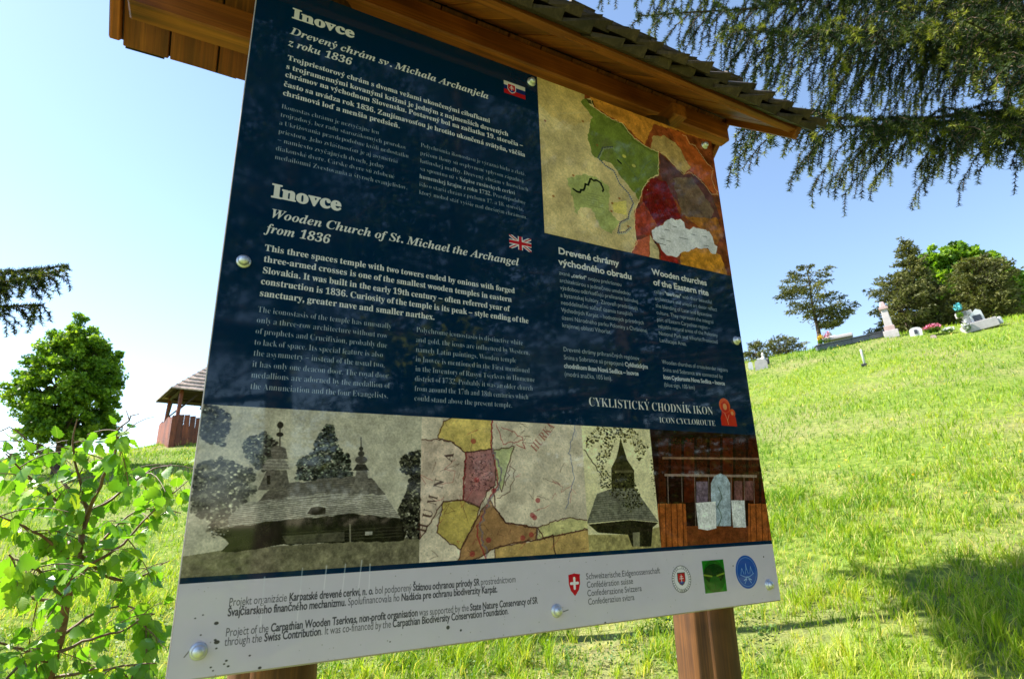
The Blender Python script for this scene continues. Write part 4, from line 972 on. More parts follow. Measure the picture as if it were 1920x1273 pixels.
# ---------------------------------------------------------------- whole conifers at a distance
def conifer(name, label, base, h, r, seed, mat, group=None, start=.06, ncl=1.0, size=.10, cat='spruce tree', shape='cone', trunk_r=None, lean=0, whorls=None, per=None, droop=.25, trunkmat=None, vj=.32):
    rg = np.random.default_rng(seed); root = thing(name, label, cat, base, 0, group); root.rotation_euler = (0, lean, 0)
    tr = trunk_r or h*.016; k = 10
    tp = np.stack([np.sin(np.arange(k))*h*.006, np.cos(np.arange(k)*1.3)*h*.006, np.linspace(-.2, h*.97, k)], -1)
    segs = []; tubes_np([(tp, np.linspace(tr, tr*.12, k))], trunkmat or M_bark, 'trunk', root, 8)
    W = whorls or int(h*4.2); P = []; V = []
    for w in range(W):
        t = start+(1-start)*(w+rg.uniform(-.3, .3)+.25)/W; t = min(max(t, start), .99)
        if shape == 'cone': R = r*((1-t)/(1-start))**.85+.03*r
        elif shape == 'pine': R = r*(.55+.6*math.sin(math.pi*min(1, max(0, (t-start)/(1-start)))**.8))*(1 if t < .8 else (1-t)/.2*.8+.2)
        else: R = r*math.sqrt(max(.02, 1-((t-.45)/.56)**2))
        nb = per or 8
        for b in range(nb):
            a = rg.uniform(0, 2*math.pi); L = R*rg.uniform(.55, 1.12); z = t*h+rg.normal()*.02*h
            d = np.array([math.cos(a), math.sin(a), 0]); u = np.linspace(0, 1, 6)[:, None]
            B = np.array([0, 0, z])+d*L*u+np.array([0, 0, 1.])*(-droop*L*u+ .25*L*u**2+.08*L*np.sin(u*3))
            segs.append((B, np.linspace(tr*.28*(1-t)+.008, .004, 6)))
            m = int(ncl*L*46/(size*8)); uu = rg.uniform(.18, 1.04, m)**.75; q = np.stack([np.interp(uu, u[:, 0], B[:, c]) for c in range(3)], -1)
            wd = .20*L*(1.15-uu)[:, None]+.05; q += rg.normal(size=q.shape)*wd*np.array([.8, .8, vj])-np.array([0, 0, 1.])*rg.random((m, 1))*.12*L
            P.append(q); V.append(np.clip(.42+.25*(uu-.5)+rg.normal()*.14+rg.normal(size=m)*.16, 0, 1))
    tubes_np(segs, trunkmat or M_bark, 'branches', root, 4)
    P = np.concatenate(P); V = np.concatenate(V); out = P.copy(); out[:, 2] = 0; D = unit(unit(out)+rg.normal(size=P.shape)*.6+np.array([0, 0, -.1]))
    n = len(P); S = unit(np.cross(D, rg.normal(size=(n, 3)))); s = (size*rg.uniform(.6, 1.3, n))[:, None]
    VV = np.stack([P-S*s*.16, P+S*s*.16, P+D*s], 1).reshape(-1, 3); VV2 = np.stack([P-D*s*.1, P+np.cross(S, D)*s*.35+D*s*.4, P-np.cross(S, D)*s*.1+D*s*.75], 1).reshape(-1, 3)
    VV = np.concatenate([VV, VV2]); tint = np.concatenate([np.repeat(V, 3), np.repeat(V, 3)])
    o = mesh_np('crown', VV, np.arange(len(VV)).reshape(-1, 3), mat, root, {'tint': tint}); o['kind'] = 'stuff'
    return root
def broadleaf(name, label, base, h, rx, seed, mat, nclump, per, size, zc=.55, rz=None, group=None, cat='tree', trunk_r=.12, egg=.25):
    rg = np.random.default_rng(seed); root = thing(name, label, cat, base, 0, group); rz = rz or h*.5; zc_ = h*zc if zc < 1 else h-rz*.95
    D = unit(rg.normal(size=(nclump, 3))); rad = rg.uniform(.3, 1.0, nclump)**.45
    bump_ = 1+.16*np.sin(D[:, 0]*5+seed)*np.cos(D[:, 2]*4+D[:, 1]*3)+.12*np.sin(D[:, 0]*13+D[:, 1]*9)*np.sin(D[:, 2]*11+seed)
    C = D*(rad*bump_)[:, None]*np.array([rx, rx, rz]); f = 1-egg*np.clip(C[:, 2]/rz, -1, 1)*1.0; C[:, :2] *= f[:, None]; C[:, 2] += zc_
    cr = rx*.15*rg.uniform(.6, 1.3, nclump); P = np.repeat(C, per, 0)+unit(rg.normal(size=(nclump*per, 3)))*(np.repeat(cr, per)*rg.random(nclump*per)**.4)[:, None]*np.array([1, 1, .7])
    tv = np.clip(np.repeat(.5+rg.normal(size=nclump)*.16, per)+rg.normal(size=nclump*per)*.14, 0, 1)
    k = 8; tp = np.stack([np.sin(np.arange(k))*.03, np.cos(np.arange(k))*.03, np.linspace(-.3, zc_, k)], -1)
    tubes_np([(tp, np.linspace(trunk_r, trunk_r*.4, k))], M_bark, 'trunk', root, 8)
    segs = []
    for c in C[::6]:
        s = np.array([0, 0, zc_*rg.uniform(.35, .9)]); u = np.linspace(0, 1, 5)[:, None]; segs.append((s+(c-s)*u+np.array([0, 0, .12])*np.sin(u*3), np.linspace(trunk_r*.3, .008, 5)))
    tubes_np(segs, M_bark, 'branches', root, 4)
    o = leaf_quads(P, size, rg, mat, 'crown', root, tv); o['kind'] = 'stuff'
    return root
def place(px, py, r):
    p, s = at_range(px, py, r); return (float(p[0]), float(p[1]), gz(p[0], p[1])), s

# ---------------------------------------------------------------- meadow
rg = np.random.default_rng(11)
def scatter(n, a0, a1, r0, r1, pw):
    az = np.radians(rg.uniform(a0, a1, n)); u = rg.random(n); r = (r0**pw+(r1**pw-r0**pw)*u)**(1/pw)
    return CAM[0]+r*np.sin(az), CAM[1]+r*np.cos(az), r
def patch(x, y, s=1.):
    return .5+.25*(np.sin(x*1.7*s+1.1*np.sin(y*1.3*s))+np.cos(y*1.9*s+1.4*np.sin(x*.9*s+2)))
def blades(n, a0, a1, r0, r1, pw, hh, ww, name, straw=.08, flat=False):
    x, y, r = scatter(n, a0, a1, r0, r1, pw); f = np.clip(patch(x, y)*.45+patch(x+7, y-3, 3.3)*.55, 0, 1); f2 = patch(x*2.7+1, y*2.7, 2.)
    keep = rg.random(n) < (.9*(1-f) if flat else .12+1.15*f**1.3+(.2 if r0 > 5 else 0)); x, y, r, f, f2 = x[keep], y[keep], r[keep], f[keep], f2[keep]; n = len(x)
    # tufts: pull part of the blades towards shared centres
    cell = .11; ix, iy = np.floor(x/cell), np.floor(y/cell); hx = np.modf(np.abs(np.sin(ix*12.99+iy*78.2)*437.5))[0]; hy = np.modf(np.abs(np.sin(ix*39.3+iy*11.1)*917.1))[0]
    k = rg.random(n) < (.1 if flat else .62)
    x = np.where(k, (ix+hx)*cell+rg.normal(size=n)*.017, x); y = np.where(k, (iy+hy)*cell+rg.normal(size=n)*.017, y); hf = np.where(k, .7+.75*hx, .75)
    z = ground(x, y); h = hh*rg.uniform(.35, 1.2, n)*(.4+.95*f)*hf; w = ww*(1+r/5.5)*rg.uniform(.6, 1.3, n)
    a = rg.uniform(0, 2*np.pi, n); S = np.stack([np.cos(a), np.sin(a), 0*a], -1); b = rg.uniform(0, 2*np.pi, n); ln = rg.uniform(.1, 1.1, n)*h
    if flat: ln = rg.uniform(.04, .09, n); h = rg.uniform(.002, .03, n)
    L = np.stack([np.cos(b)*ln, np.sin(b)*ln, h], -1)+np.array([.10, -.03, 0])*h[:, None]; P = np.stack([x, y, z-.008+(.02 if flat else 0)*rg.random(n)], -1); W = w[:, None]
    M_ = P+L*np.array([.35, .35, .62])
    V = np.stack([P-S*W/2, P+S*W/2, M_+S*W*.42, M_-S*W*.42, P+L], 1).reshape(-1, 3)
    o = np.arange(n)[:, None]*5; F = np.concatenate([o+[0, 1, 2], o+[0, 2, 3], o+[3, 2, 4]])
    tv = np.clip(.40+.42*(patch(x*.35, y*.35)-.5)+.30*(f2-.5)+np.where(k, (hy-.5)*.35, 0)+rg.normal(size=n)*.13, 0, .85); tv = np.where(rg.random(n) < straw*(2.2-2*f), rg.uniform(.86, 1, n), tv)
    if flat: tv = rg.uniform(.84, 1, n)
    ob = mesh_np(name, V, F, M_blade, None, {'tint': np.repeat(tv, 5)}); return tag(ob, kind='stuff')
o = blades(300000, -28, 92, 1.3, 9, .9, .115, .0030, 'meadow_grass', .12); o['label'] = 'fresh green meadow grass with straw tufts covering the near hillside'; o['category'] = 'grass'
o = blades(235000, -28, 92, 9, 34, 1.05, .12, .0034, 'meadow_grass', .035); o['label'] = 'short sunlit grass on the upper hillside below the graves'; o['category'] = 'grass'
o = blades(42000, -28, 92, 1.3, 12, 1., .05, .0028, 'dry_straw', 1, True); o['label'] = 'flattened dry straw lying between the tufts on the near hillside'; o['category'] = 'straw'
# leafy ground herbs under the board
def herbs(n, az0, az1, r0, r1, label):
    x, y, r = scatter(n, az0, az1, r0, r1, 1.2); m = patch(x+3, y+1, 2.2) > .45; x, y = x[m], y[m]; P = np.stack([x, y, ground(x, y)], -1)
    P = np.repeat(P, 7, 0); P += rg.normal(size=P.shape)*np.array([.03, .03, .008]); P[:, 2] += rg.uniform(.01, .06, len(P))
    o = leaf_quads(P, .022, rg, M_herb, 'ground_herbs', None, rg.random(len(P)), np.array([0, 0, 1.6])); return tag(o, label, 'herbs', kind='stuff')
herbs(3800, -14, 50, 1.6, 7, 'low leafy herbs between the grass at the foot of the board')
def flowers(n, az0, az1, r0, r1, name, mat, size, label, cat):
    x, y, r = scatter(n, az0, az1, r0, r1, 1.5); P = np.stack([x, y, ground(x, y)+.10], -1)
    P = np.repeat(P, 5, 0)+rg.normal(size=(len(x)*5, 3))*size*.3
    o = leaf_quads(P, size, rg, mat, name, None, rg.random(len(P)), np.array([0, 0, 1.])); return tag(o, label, cat, kind='stuff')
flowers(260, -10, 78, 7, 27, 'dandelions', M_yellow, .028, 'tiny yellow dandelions scattered over the meadow', 'flowers')

# ---------------------------------------------------------------- near spruces
P_ = lambda px, py, d: at(px, py, d)
tb = at(2300, 500, 3.6); tpos = (float(tb[0]), float(tb[1]), gz(tb[0], tb[1]))
def toward(px, py, d, h):                                 # from the trunk axis at height h to a point in the air
    return ((tpos[0], tpos[1], h+.7), P_(px, py, d))
bl = [(*toward(1375, 232, 2.3, 3.4), .2, .34, .17, .5), (*toward(1430, 215, 2.2, 3.5), .2, .30, .16, .5), (*toward(1330, 70, 2.6, 4.0), .25, .40, .22, .5), (*toward(1180, -10, 2.7, 4.6), .2, .42, .22), (*toward(1440, 70, 2.4, 4.0), .2, .40, .20, .5), 
      (*toward(1760, 80, 2.2, 3.5), .1, .30, .15), (*toward(1850, 30, 2.2, 3.7), .1, .34, .16), (*toward(1820, 165, 2.0, 3.2), .05, .24, .14), (*toward(1770, 175, 2.1, 3.3), .05, .26, .15, .3), (*toward(1880, 210, 2.0, 2.9), .05, .22, .14, .2),
      (*toward(1700, 0, 2.6, 4.1), .1, .36, .2), (*toward(1120, -60, 3.4, 5.2), .2, .5, .2), (*toward(1300, -40, 2.9, 4.8), .2, .45, .2), (*toward(1960, -30, 2.4, 3.8), .1, .36, .18), (*toward(1640, -60, 2.8, 4.6), .2, .45, .2)]
_, nn = spruce_near('spruce_tree', 'big spruce at right whose drooping boughs hang over the shingled roof', tpos, bl, 21, 10, .19)
tb = at(-700, 560, 3.0); tpos = (float(tb[0]), float(tb[1]), gz(tb[0], tb[1]))
bl = [(*toward(112, 522, 2.5, 1.9), .04, .22, .10), (*toward(104, 548, 2.6, 1.9), .04, .22, .10), (*toward(80, 515, 2.55, 1.9), .04, .22, .10), (*toward(50, 555, 2.5, 1.9), .04, .22, .10), (*toward(20, 520, 2.7, 1.9), .04, .22, .10), (*toward(30, 535, 2.4, 2.0), .04, .22, .10), (*toward(-120, 480, 2.6, 2.2), .1, .3, .15)]
spruce_near('spruce_tree', 'spruce outside the left edge reaching one dark bough tip into the sky', tpos, bl, 22, 7, .12, dens=900, step=.04)

# ---------------------------------------------------------------- birch sapling, lower left
def leaf_mesh(seed, fold):
    """birch leaf: serrate rhombus with midrib fold and a drooping tip, length 1"""
    r = random.Random(seed); b = bmesh.new(); n = 9; rib = []; L = []; R = []
    for i in range(n+1):
        t = i/n; w = .40*(math.sin(math.pi*min(1, t*1.55+.06))**.75 if t < .36 else (1-((t-.30)/.70)**1.15))*1.02
        if i == n: w = 0
        if i == 0: w = .10
        se = .045*(1 if i % 2 else -1) if 0 < i < n else 0
        y = t; z = -.22*t*t+fold*.02
        rib.append(b.verts.new((0, y, z))); 
        if i < n:
            L.append(b.verts.new((-w-se, y+(.02 if i else -.03), z+fold*w*.55+r.uniform(-.012, .012)))); R.append(b.verts.new((w+se, y+(.02 if i else -.03), z+fold*w*.55+r.uniform(-.012, .012))))
    for i in range(n-1):
        b.faces.new((L[i], rib[i], rib[i+1], L[i+1])); b.faces.new((rib[i], R[i], R[i+1], rib[i+1]))
    b.faces.new((L[-1], rib[-2], rib[-1])); b.faces.new((rib[-2], R[-1], rib[-1]))
    me = bpy.data.meshes.new('leaf'); b.to_mesh(me); b.free(); me.materials.append(M_leaf)
    for p in me.polygons: p.use_smooth = True
    return me
t = NT('young_birch_leaf'); inf = t.n('ObjectInfo'); c = t.ramp(inf.outputs['Random'], [(0, (.06, .17, .014)), (.35, (.13, .30, .02)), (.7, (.20, .36, .024)), (1, (.34, .47, .045))])
tc = t.n('TexCoord'); sp = t.n('SeparateXYZ'); t.l(tc.outputs['Object'], sp.inputs[0])
ab = t.n('Math', operation='ABSOLUTE'); t.l(sp.outputs[0], ab.inputs[0]); m1 = t.n('Math', operation='MULTIPLY_ADD'); m1.inputs[1].default_value = -.9; t.l(ab.outputs[0], m1.inputs[0]); t.l(sp.outputs[1], m1.inputs[2])
m2 = t.n('Math', operation='MULTIPLY'); m2.inputs[1].default_value = 44; t.l(m1.outputs[0], m2.inputs[0]); m3 = t.n('Math', operation='SINE'); t.l(m2.outputs[0], m3.inputs[0])
mid = t.ramp(ab.outputs[0], [(.012, (.55, .55, .55)), (.03, (0, 0, 0))]); vein = t.ramp(m3.outputs[0], [(.86, (0, 0, 0)), (.98, (.35, .35, .35))])
cc = t.mix(vein, c, (.20, .36, .06)); cc = t.mix(mid, cc, (.26, .42, .10)); t.l(cc, t.b.inputs['Base Color']); t.b.inputs['Roughness'].default_value = .42; t.b.inputs['Specular IOR Level'].default_value = .5
t.bump(m3.outputs[0], .08, .01)
tr = t.n('BsdfTranslucent'); t.l(t.mix(1., cc, (1.6, 1.45, .5), 'MULTIPLY'), tr.inputs[0]); ms = t.n('MixShader'); ms.inputs[0].default_value = .43; t.l(t.b.outputs[0], ms.inputs[1]); t.l(tr.outputs[0], ms.inputs[2]); t.l(ms.outputs[0], t.out.inputs[0]); M_leaf = t.m
b0 = at(88, 1420, 1.32); sap = thing('birch_sapling', 'young birch sapling with bright fresh leaves at the left of the board', 'sapling', (float(b0[0]), float(b0[1]), gz(b0[0], b0[1])))
bo = np.array(sap.location)
zt = lambda px, py, d: at(px, py, d)-bo
S_ = []; tips = []
r2 = np.random.default_rng(8)
def stem(pts, r0, r1, leaves=True):
    P = np.array([zt(*p) for p in pts]); n = len(P)*3; s = np.linspace(0, len(P)-1, n); Q = np.stack([np.interp(s, np.arange(len(P)), P[:, k]) for k in range(3)], -1)
    Q[1:-1] = (Q[:-2]+Q[1:-1]*2+Q[2:])/4; Q += r2.normal(size=Q.shape)*.0016; S_.append((Q, np.linspace(r0, r1, n)))
    if leaves: tips.append(Q)
    return Q
base_pt = tuple(np.array([88, 1420, 1.32]))
S_.append((np.array([[0, 0, -.1], zt(88, 1420, 1.32)*.5, zt(90, 1330, 1.31), zt(93, 1273, 1.3)]), np.array([.016, .014, .0125, .012])))
stem([(93, 1273, 1.3), (109, 1196, 1.3), (125, 1130, 1.3), (134, 1078, 1.3), (150, 1041, 1.32), (156, 990, 1.34), (163, 950, 1.36)], .012, .0055, False)
mains = [[(93, 1245, 1.3), (60, 1225, 1.25), (0, 1206, 1.15), (-60, 1180, 1.1)], [(125, 1134, 1.3), (60, 1120, 1.28), (0, 1106, 1.25), (-50, 1080, 1.2)],
         [(115, 1221, 1.3), (160, 1200, 1.3), (230, 1184, 1.35), (290, 1150, 1.4)], [(134, 1078, 1.3), (170, 1060, 1.3), (230, 1022, 1.35), (260, 985, 1.38), (305, 941, 1.42), (350, 900, 1.46)],
         [(163, 950, 1.36), (150, 900, 1.36), (134, 841, 1.36), (143, 785, 1.36)], [(160, 970, 1.34), (190, 900, 1.3), (215, 850, 1.28), (222, 800, 1.25), (260, 775, 1.25)],
         [(156, 990, 1.34), (110, 940, 1.3), (60, 900, 1.25), (10, 850, 1.2)], [(140, 1060, 1.3), (90, 1010, 1.25), (40, 985, 1.2), (-20, 960, 1.1)],
         [(163, 950, 1.36), (100, 880, 1.4), (60, 830, 1.42), (20, 800, 1.4)], [(150, 1040, 1.32), (210, 1090, 1.4), (270, 1080, 1.45), (320, 1050, 1.5)],
         [(93, 1273, 1.3), (150, 1260, 1.3), (220, 1250, 1.3), (290, 1240, 1.3)], [(163, 960, 1.36), (220, 930, 1.45), (280, 880, 1.5), (320, 870, 1.55)],
         [(125, 1130, 1.3), (90, 1080, 1.15), (50, 1060, 1.05), (20, 1040, 1.0)], [(60, 1225, 1.25), (40, 1240, 1.2), (0, 1290, 1.1), (-30, 1330, 1.05)], [(109, 1196, 1.3), (170, 1150, 1.4), (240, 1130, 1.5), (310, 1180, 1.6)],
         [(140, 1060, 1.3), (120, 960, 1.5), (60, 880, 1.6), (0, 840, 1.6)], [(134, 1078, 1.3), (200, 1000, 1.55), (260, 950, 1.65), (340, 960, 1.7)]]
for m in mains:
    Q = stem(m, .0042, .0012)
    for k in range(5):                                    # side twigs
        i = r2.integers(3, len(Q)); d = unit(r2.normal(size=3)*np.array([1, 1, .6])+np.array([0, 0, .15])); L = r2.uniform(.06, .15)
        B = Q[i]+d*L*np.linspace(0, 1, 5)[:, None]-np.array([0, 0, 1.])*.35*L*np.linspace(0, 1, 5)[:, None]**2; S_.append((B, np.linspace(.0014, .0007, 5))); tips.append(B)
tubes_np(S_, M_birchbark, 'stem', sap, 8)
lm = [leaf_mesh(i, f) for i, f in enumerate((.15, .3, .5, -.1, .22))]
cand = []
for Q in tips:
    q, tt = poly_sample(Q, .0105)
    for i in range(1, len(q)): cand.append((q[i], tt[i]))
order = r2.permutation(len(cand)); cand = [cand[i] for i in order]
def leaf_matrix(q, tt):
    out = unit(np.cross(tt, r2.normal(size=3))); y = unit(out*.8+tt*.4+np.array([0, 0, -r2.uniform(.1, 1.5)])); n_ = unit(r2.normal(size=3)*.75+np.array([-.3, -.3, .8])); x = unit(np.cross(y, n_)); z = np.cross(x, y)
    s = r2.uniform(.022, .046); p = q+y*.014
    return Matrix(((x[0]*s, y[0]*s, z[0]*s, p[0]), (x[1]*s, y[1]*s, z[1]*s, p[1]), (x[2]*s, y[2]*s, z[2]*s, p[2]), (0, 0, 0, 1))), p
pet = []; n_single = 0; rest_v = []; rest_f = []; off = 0
ztop = float(at(190, 805, 1.3)[2]-bo[2]); cand = [c for c in cand if c[0][2] < ztop]
for q, tt in cand[:820]:
    M, p = leaf_matrix(q, tt); me = lm[r2.integers(5)]; pet.append((np.array([q, (q+p)/2+[0, 0, -.002], p]), np.array([.0006]*3)))
    if n_single < 300:
        o = bpy.data.objects.new('leaf', me); COL.objects.link(o); o.parent = sap; o.matrix_local = M; n_single += 1
    else:
        A = np.array(M); vs_ = np.array([v.co[:] for v in me.vertices])@A[:3, :3].T+A[:3, 3]; rest_v.append(vs_)
        for f in me.polygons:
            ids = list(f.vertices); rest_f += [(ids[0]+off, ids[i]+off, ids[i+1]+off) for i in range(1, len(ids)-1)]
        off += len(vs_)
tubes_np(pet, M_birchbark, 'petioles', sap, 3)['kind'] = 'stuff'
if rest_v:
    V = np.concatenate(rest_v); o = mesh_np('leaves', V, np.array(rest_f), M_birchleaf, sap, {'tint': np.clip(.5+.3*np.sin(V[:, 0]*60)*np.cos(V[:, 2]*50), 0, 1)}, smooth=True); o['kind'] = 'stuff'

# ---------------------------------------------------------------- hilltop trees
def up_to(px, py, r, b):
    p, s = at_range(px, py, r); return float(p[2])-b[2]
b, s = place(110, 840, 22); broadleaf('maple_tree', 'round bushy green maple standing left of the wooden bell tower', b, up_to(140, 612, 22, b), 84*s, 31, M_maple, 640, 85, .10, 1, 126*s, cat='maple tree', egg=.26)
b, s = place(-60, 850, 45); broadleaf('broadleaf_tree', 'far tree at the left edge behind the maple', (b[0], b[1], b[2]-1.5), 110*s+1, 60*s, 36, M_maple, 120, 60, .25, .55, 60*s)
PG = 'trees on the hilltop graveyard'
b, s = place(1538, 648, 27.5); conifer('pine_tree', 'lone pine with open layered crown and reddish trunk on the ridge', b, up_to(1550, 486, 27.5, b), 62*s, 41, M_pine, None, .20, 2.3, .13, 'pine tree', 'pine', .11, .02, 9, 6, .10, None, .16)
b, s = place(1462, 655, 29); conifer('pine_shrub', 'low spreading pine bush at the left foot of the lone pine', (b[0], b[1], b[2]-.3), 46*s+.3, 45*s, 42, M_pine, None, .05, 1.1, .13, 'pine shrub', 'dome', .05, 0, 8, 9, 0)
b, s = place(1418, 668, 27); conifer('pine_shrub', 'small pine bush at the board edge behind the white grave figure', (b[0], b[1], b[2]-.2), 34*s+.2, 24*s, 43, M_pine, None, .05, 1.1, .12, 'pine shrub', 'dome', .05, 0, 7, 8, 0)
b, s = place(1735, 615, 29); conifer('spruce_tree', 'tall pointed conifer behind the pale obelisk on the ridge', b, up_to(1728, 438, 29, b), 72*s, 44, M_pine, None, .04, 1.5, .15, 'conifer', 'cone', .13, .02, 24, 11, .05)
b, s = place(1700, 615, 28); conifer('conifer_shrub', 'brownish bushy conifer low in front of the tall pointed one', b, up_to(1700, 515, 28, b), 55*s, 45, M_pine, None, .02, 1.4, .14, 'conifer', 'dome', .07, 0, 13, 10, 0)
b, s = place(1818, 605, 36); broadleaf('broadleaf_tree', 'bright green broadleaf tree rising between two dark conifers', b, up_to(1818, 455, 36, b), 72*s, 46, M_maple, 420, 70, .20, 1, 80*s, cat='broadleaf tree', egg=.1)
b, s = place(1888, 600, 33); broadleaf('broadleaf_tree', 'dark green broadleaf tree at the right end of the ridge', b, up_to(1880, 482, 33, b), 46*s, 47, M_maple, 300, 70, .18, 1, 66*s, cat='broadleaf tree', egg=.15)
b, s = place(1858, 595, 28.5); conifer('conifer_tree', 'broad brownish conifer behind the leaning stone cross', b, up_to(1858, 478, 28.5, b), 56*s, 48, M_pine, None, .03, 1.5, .15, 'conifer', 'dome', .10, 0, 17, 12, .0)
b, s = place(1642, 620, 28.5); conifer('conifer_shrub', 'small dark shrub left of the pale obelisk', (b[0], b[1], b[2]-.1), 34*s+.1, 20*s, 49, M_pine, None, .03, 1.2, .12, 'shrub', 'dome', .03, 0, 6, 8, 0)

# ---------------------------------------------------------------- graves on the ridge
def face_cam(b): return math.atan2(-(CAM[0]-b[0]), (CAM[1]-b[1]))*1.0
def facing(b):
    """turns local -y towards the camera"""
    d = Vector((CAM[0]-b[0], CAM[1]-b[1])); return math.atan2(d.y, d.x)+math.pi/2
def grave(name, label, cat, px, py, r, group=None, turn=0., lean=0., dz=0.):
    b, s = place(px, py, r); t = thing(name, label, cat, (b[0], b[1], b[2]+dz), facing(b)+turn, group); t.rotation_euler = (0, -lean, facing(b)+turn); return t, s
t, s = grave('obelisk_gravestone', 'tall slender pale pink stone pillar with stepped foot on the ridge', 'gravestone', 1672, 628, 25, lean=.06)
MB().box((0, 0, .05), (24*s, 24*s, .3), bevel=.01).build('base', M_stone, t); MB().box((0, 0, .2+5*s), (17*s, 17*s, 10*s), bevel=.01).build('plinth', M_pinkstone, t)
MB().box((0, 0, .2+27*s), (13*s, 13*s, 34*s), bevel=.01, taper=.8).build('shaft', M_stone, t); MB().box((0, 0, .2+46*s), (15*s, 15*s, 5*s), bevel=.008).build('cornice', M_pinkstone, t)
MB().box((0, 0, .2+54*s), (11*s, 11*s, 11*s), bevel=.02, taper=.6).build('cap', M_pinkstone, t)
t, s = grave('grave_cross', 'large leaning white stone cross with dark plaque, right end of the ridge', 'gravestone', 1836, 606, 24, turn=.25, lean=.16); s *= .86
MB().box((0, 0, .10), (62*s, 30*s, .3), bevel=.01).build('base', M_stone, t)
MB().box((-16*s, 0, 24*s), (11*s, 9*s, 48*s), bevel=.01).build('cross_post', M_stone, t); MB().box((-16*s, 0, 42*s), (30*s, 9*s, 11*s), bevel=.01).build('cross_arm', M_stone, t)
MB().prism([(-10*s, -5*s, 0), (14*s, -5*s, 0), (14*s, -5*s, 40*s), (6*s, -5*s, 46*s), (-10*s, -5*s, 34*s)], (0, 9*s, 0)).build('headstone', M_white, t)
MB().box((2*s, -6*s, 20*s), (15*s, 2*s, 24*s), bevel=.004).build('plaque', M_dark, t)
MB().box((26*s, 0, 9*s), (14*s, 16*s, 18*s), bevel=.02).build('side_stone', M_stone, t); MB().box((38*s, -2*s, 8*s), (7*s, 9*s, 16*s), bevel=.03).build('side_stone', M_white, t)
def posy(name, label, cat, px, py, r, w, h, mat, n, z=.1, sz=.08, seed=1):
    b, s = place(px, py, r); rg_ = np.random.default_rng(seed); t = thing(name, label, cat, b)
    P = unit(rg_.normal(size=(n, 3)))*rg_.random((n, 1))**.4*np.array([w*s/2, w*s/2, h*s/2])+np.array([0, 0, z+h*s/2])
    o = leaf_quads(P, sz, rg_, mat, 'blossoms', t, rg_.random(n)); o['kind'] = 'stuff'
    Q = P*np.array([.9, .9, .7]); o = leaf_quads(Q, sz, rg_, M_maple, 'leaves', t, rg_.random(n)*.6); o['kind'] = 'stuff'; return t
posy('flower_wreath', 'turquoise wreath leaning against the stone cross', 'wreath', 1804, 606, 23.8, 15, 17, M_turq, 120, .75, .07, 3)
posy('flower_bunch', 'white flowers below the turquoise wreath', 'flowers', 1811, 608, 23.6, 14, 22, M_white, 90, .1, .07, 4)
posy('flower_bush', 'pink flowers on a grave between obelisk and cross', 'flowers', 1748, 615, 24, 30, 13, M_pink, 260, .18, .08, 5)
posy('flower_bunch', 'pale flowers right of the pink grave flowers', 'flowers', 1776, 614, 24, 24, 8, M_white, 110, .08, .06, 6)
posy('flower_bunch', 'yellow flowers at the foot of the lone pine', 'flowers', 1539, 640, 25, 12, 16, M_yellow, 100, .3, .07, 7)
posy('flower_bunch', 'pink and white flowers right of the yellow ones', 'flowers', 1551, 640, 25, 14, 20, M_pink, 60, .3, .07, 8)
def small_stone(label, px, py, r, w, h, mat, seed, dark=False):
    t, s = grave('small_gravestone', label, 'gravestone', px, py, r); n = 8
    pts = [(-w*s/2, 0, -.1), (w*s/2, 0, -.1), (w*s/2, 0, h*s*.65)]+[(w*s/2*math.cos(math.pi*k/n), 0, h*s*.65+h*s*.35*math.sin(math.pi*k/n)) for k in range(1, n)]+[(-w*s/2, 0, h*s*.65)]
    MB().prism(pts, (0, .14, 0)).build('headstone', mat, t)
    if dark: MB().box((0, -.012, h*s*.45), (w*s*.25, .02, h*s*.5)).build('plaque', M_dark, t)
small_stone('small round topped white gravestone between obelisk and pink flowers', 1716, 618, 24.5, 20, 16, M_white, 1, True)
small_stone('tiny pale stone right of the pink flowers', 1745, 612, 23.5, 9, 7, M_pinkstone, 2)
small_stone('slanted pale gravestone below the lantern at the board edge', 1426, 676, 23.5, 22, 20, M_stone, 3)
small_stone('narrow white gravestone nearest to the board edge', 1405, 672, 24, 8, 16, M_white, 4)
small_stone('upright white headstone behind the dark grave kerb', 1557, 640, 27, 11, 30, M_stone, 5)
t, s = grave('grave_figure', 'white figure with dark lantern above the slanted gravestone', 'statue', 1430, 666, 24)
MB().lathe([(5*s, 0), (4.2*s, 8*s), (4.6*s, 14*s), (3*s, 19*s), (1.5*s, 20*s)], 10).build('robe', M_white, t, True); MB().lathe([(1.2*s, 20*s), (2.4*s, 22*s), (2.3*s, 25*s), (.8*s, 27*s)], 10).build('head', M_white, t, True)
MB().box((-7*s, 0, 16*s), (8*s, 2*s, 2.4*s), bevel=.005).build('arm', M_white, t); MB().lathe([(2.5*s, 4*s), (3*s, 6*s), (3*s, 13*s), (1*s, 17*s)], 8, (7*s, 0, 0)).build('lantern', M_iron, t)
